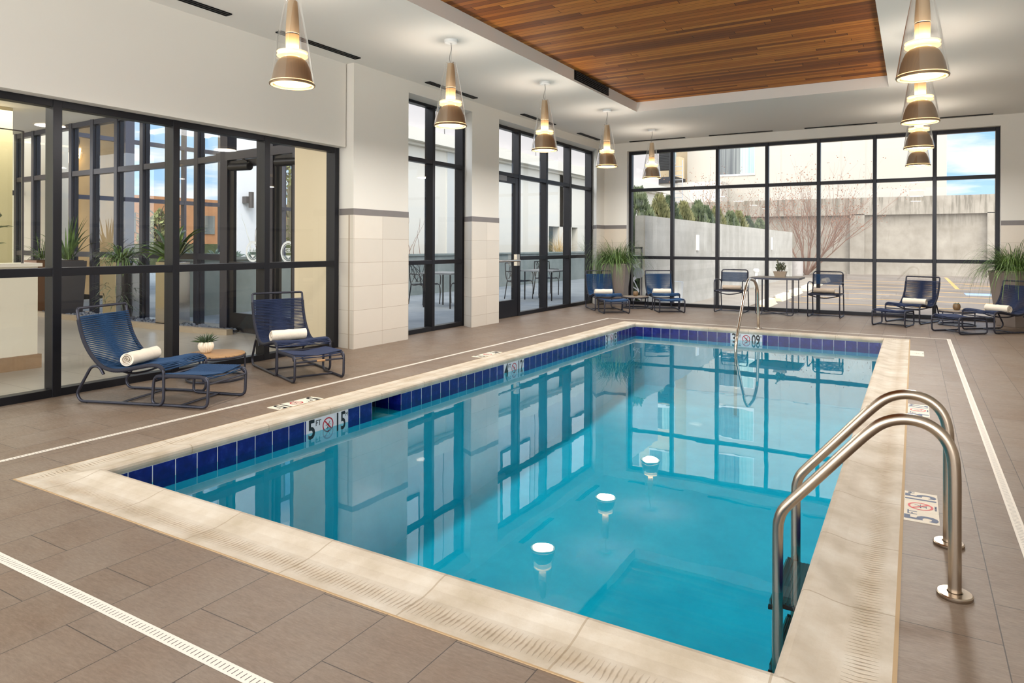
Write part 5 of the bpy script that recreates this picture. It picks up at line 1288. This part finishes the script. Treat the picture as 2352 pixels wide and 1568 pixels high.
def globe(loc, lab, tilt):
    t = thing('lounge_pendant', lab, 'pendant lamp', loc, 0, 'clear glass lounge pendants'); t.rotation_euler = (tilt, tilt*.6, 0)
    m = MB(); m.lathe([(.06, .20), (.16, .08), (.19, -.04), (.15, -.17), (.08, -.24)], 24); m.obj('glass_shade', M_LAMPG, t, True, auto=False)
    m = MB(); m.lathe([(.001, .13), (.085, .13), (.085, -.12), (.001, -.12)], 20); m.obj('lit_cylinder', mat('lit_white_cylinder', (255, 244, 220), .4, emit=(255, 226, 176), es=9), t, True)
    m = MB(); m.tube([(0, 0, .2), (0, 0, .9)], .01, 5); m.obj('lamp_stem', M_BLACK, t)
for (x, y, px, py, lab) in ((1, 0, 165, 362, 'clear glass pendant nearest the lobby mullion at the far left'), (1, 0, 186, 352, 'second clear glass pendant behind the lobby glass, upper'), (1, 0, 233, 413, 'lowest clear glass pendant behind the lobby glass'), (1, 0, 250, 346, 'clear glass pendant beside the slim mullion behind the lobby glass')):
    p = atX(px, py, -18.5); globe((p.x, p.y, p.z), lab, .2)
for (x, y) in ((-9.5, 1.5), (-9.5, 4.5), (-12.3, 5.2)):  # unseen fill lights added under the ceiling to brighten the lobby
    L = bpy.data.lights.new('lobby_fill_light', 'AREA'); L.size = 1.2; L.energy = 26; L.color = (1, .97, .93); o = bpy.data.objects.new('lobby_fill_light', L); C.objects.link(o); o.location = (x, y, 3.4)
# street beyond
m = MB(); m.box(-120, 7, -.6, -16.7, 120, -.45); struct(m.obj('street_ground', M_ASPH))
bb = thing('brick_building', 'long orange brick building across the street seen through the lobby doors', 'building')
m = MB(); m.box(-75, 24, -.5, -60, 110, 5.6); m.obj('brick_facade', mat('orange_brick', (168, 118, 80), .85, var=.15, vscale=1.5), bb)
m = MB()
for k in range(20): m.box(-60, 26+k*4, 2.2, -59.9, 27.6+k*4, 4.0)
m.obj('windows', M_DRP, bb)
def street_tree(loc, h, sd, lab):
    rd = random.Random(sd); t = thing('street_tree', lab, 'tree', loc, 0, 'trees across the street'); m = MB(); m.tube([(0, 0, 0), (.1, 0, h*.5), (0, .1, h*.8)], [.25, .15, .05], 6); 
    for k in range(26):
        z = h*rd.uniform(.3, .85); a = rd.uniform(0, 2*PI); L = (h-z)*.6+.6; m.tube([(0, 0, z), (L*.5*math.cos(a), L*.5*math.sin(a), z+L*.45), (L*math.cos(a), L*math.sin(a), z+L*.7)], [.06, .04, .015], 4)
    m.obj('branches', mat('dark_bark', (96, 88, 72), .9), t)
    m = MB()
    for k in range(900):
        f = rd.random(); z = h*(.12+.85*f); r = max(1.3, h*.26)*math.sin(PI*min(1, .2+.8*f))*math.sqrt(rd.random()); a = rd.uniform(0, 2*PI); p = V(r*math.cos(a), r*math.sin(a), z); d = V(rd.uniform(-1, 1), rd.uniform(-1, 1), rd.uniform(-1, 1)).normalized()*rd.uniform(.1, .24); e_ = d.cross(V(.2, .5, 1)).normalized()*.09
        m.add([p-d, p+e_, p+d, p-e_], [(0, 1, 2, 3)])
    m.obj('foliage', mat('olive_winter_foliage', (120, 122, 78), .9, var=.3, vscale=1), t)
for i, (y, h) in enumerate(((15, 3.6), (19.5, 3.4), (24, 3.8), (40, 3.6), (45.5, 3.4), (59, 4.0), (65, 3.7))):
    street_tree((-38, y, -.45), h, 10+i, 'low olive street tree, %s from the left behind the lobby glass' % ('first', 'second', 'third', 'fourth', 'fifth', 'sixth', 'seventh')[i])
street_tree((-34, 30, -.45), 8.5, 1, 'olive tree across the street, behind the mullions left of the lobby door')
street_tree((-36, 36.5, -.45), 7.0, 2, 'smaller olive tree across the street near the left lobby door')
street_tree((-40, 52, -.45), 9.5, 3, 'olive tree across the street seen through the right lobby door')
m = MB(); m.box(-33, 14, -.45, -32, 66, 1.25); tag(m.obj('street_hedge', mat('dark_clipped_hedge', (66, 74, 44), .9, var=.4, vscale=4)), 'dark clipped hedge along the street behind the lobby doors', 'hedge')
# succulents on the planter wall near the doors
rd = random.Random(4); 
for i in range(5):
    m = MB(); succ(m, 16, .2, .03, (0, 0, 0), 1.2, 50+i, .2); o = m.obj('agave_rosette', mat('grey_green_agave', (110, 130, 122), .6), smooth=True); o.location = (-11.2, 7.75+i*.42, 1.0)
    tag(o, 'grey green agave rosette, %s along the planter wall behind the lobby doors' % ('first from the left', 'second from the left', 'third from the left', 'fourth from the left', 'rightmost')[i], 'succulent', 'agave rosettes')

# ------------------------------------------------------------------ sky, sun, exposure
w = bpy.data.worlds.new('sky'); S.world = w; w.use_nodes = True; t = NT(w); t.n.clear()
out = t.new('ShaderNodeOutputWorld'); bg = t.new('ShaderNodeBackground'); tc = t.new('ShaderNodeTexCoord')
dirv = tc.outputs['Generated']; s = t.sep(dirv)
el = t.math('MAXIMUM', s[2], 0)
base = t.ramp(el, [(0, lin((176, 212, 246))), (.25, lin((142, 194, 242))), (.8, lin((96, 158, 232)))])
zz = t.math('ADD', el, .12)
cx_ = t.new('ShaderNodeCombineXYZ'); t.link(t.math('DIVIDE', s[0], zz), cx_.inputs[0]); t.link(t.math('DIVIDE', s[1], zz), cx_.inputs[1]); 
cl_ = t.noise(t.mapping(cx_.outputs[0], (.9, .9, 1), (2.2, 5.9, 0)), 1.3, 7, .58)
cm = t.ramp(cl_, [(.44, .0), (.60, 1.)])
col = t.mix(cm, base, lin((240, 243, 250)))
col0 = t.mix(t.math('LESS_THAN', s[2], 0), col, lin((150, 146, 140)))
back = t.math('MULTIPLY', t.math('ADD', t.math('MULTIPLY', s[1], -1), .25), 1.1, True)  # sky made brighter behind the camera, added as fill for room and facades
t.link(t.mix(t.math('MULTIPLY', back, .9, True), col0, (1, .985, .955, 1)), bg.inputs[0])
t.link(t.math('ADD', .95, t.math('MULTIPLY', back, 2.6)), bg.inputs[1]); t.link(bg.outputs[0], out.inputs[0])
su = bpy.data.lights.new('sun', 'SUN'); su.energy = 1.3; su.angle = D(14); su.color = (1, .93, .83)
so = bpy.data.objects.new('sun', su); C.objects.link(so); so.rotation_euler = (D(36), 0, D(46))
S.view_settings.view_transform = 'Standard'; S.view_settings.look = 'None'; S.view_settings.gamma = 1; S.view_settings.use_curve_mapping = False
S.view_settings.exposure = .5
cy = S.cycles; cy.use_denoising = True
try: cy.denoiser = 'OPENIMAGEDENOISE'
except Exception: pass
cy.max_bounces = 12; cy.diffuse_bounces = 5; cy.glossy_bounces = 6; cy.transparent_max_bounces = 24; cy.transmission_bounces = 6
cy.caustics_reflective = False; cy.caustics_refractive = False; cy.sample_clamp_indirect = 6
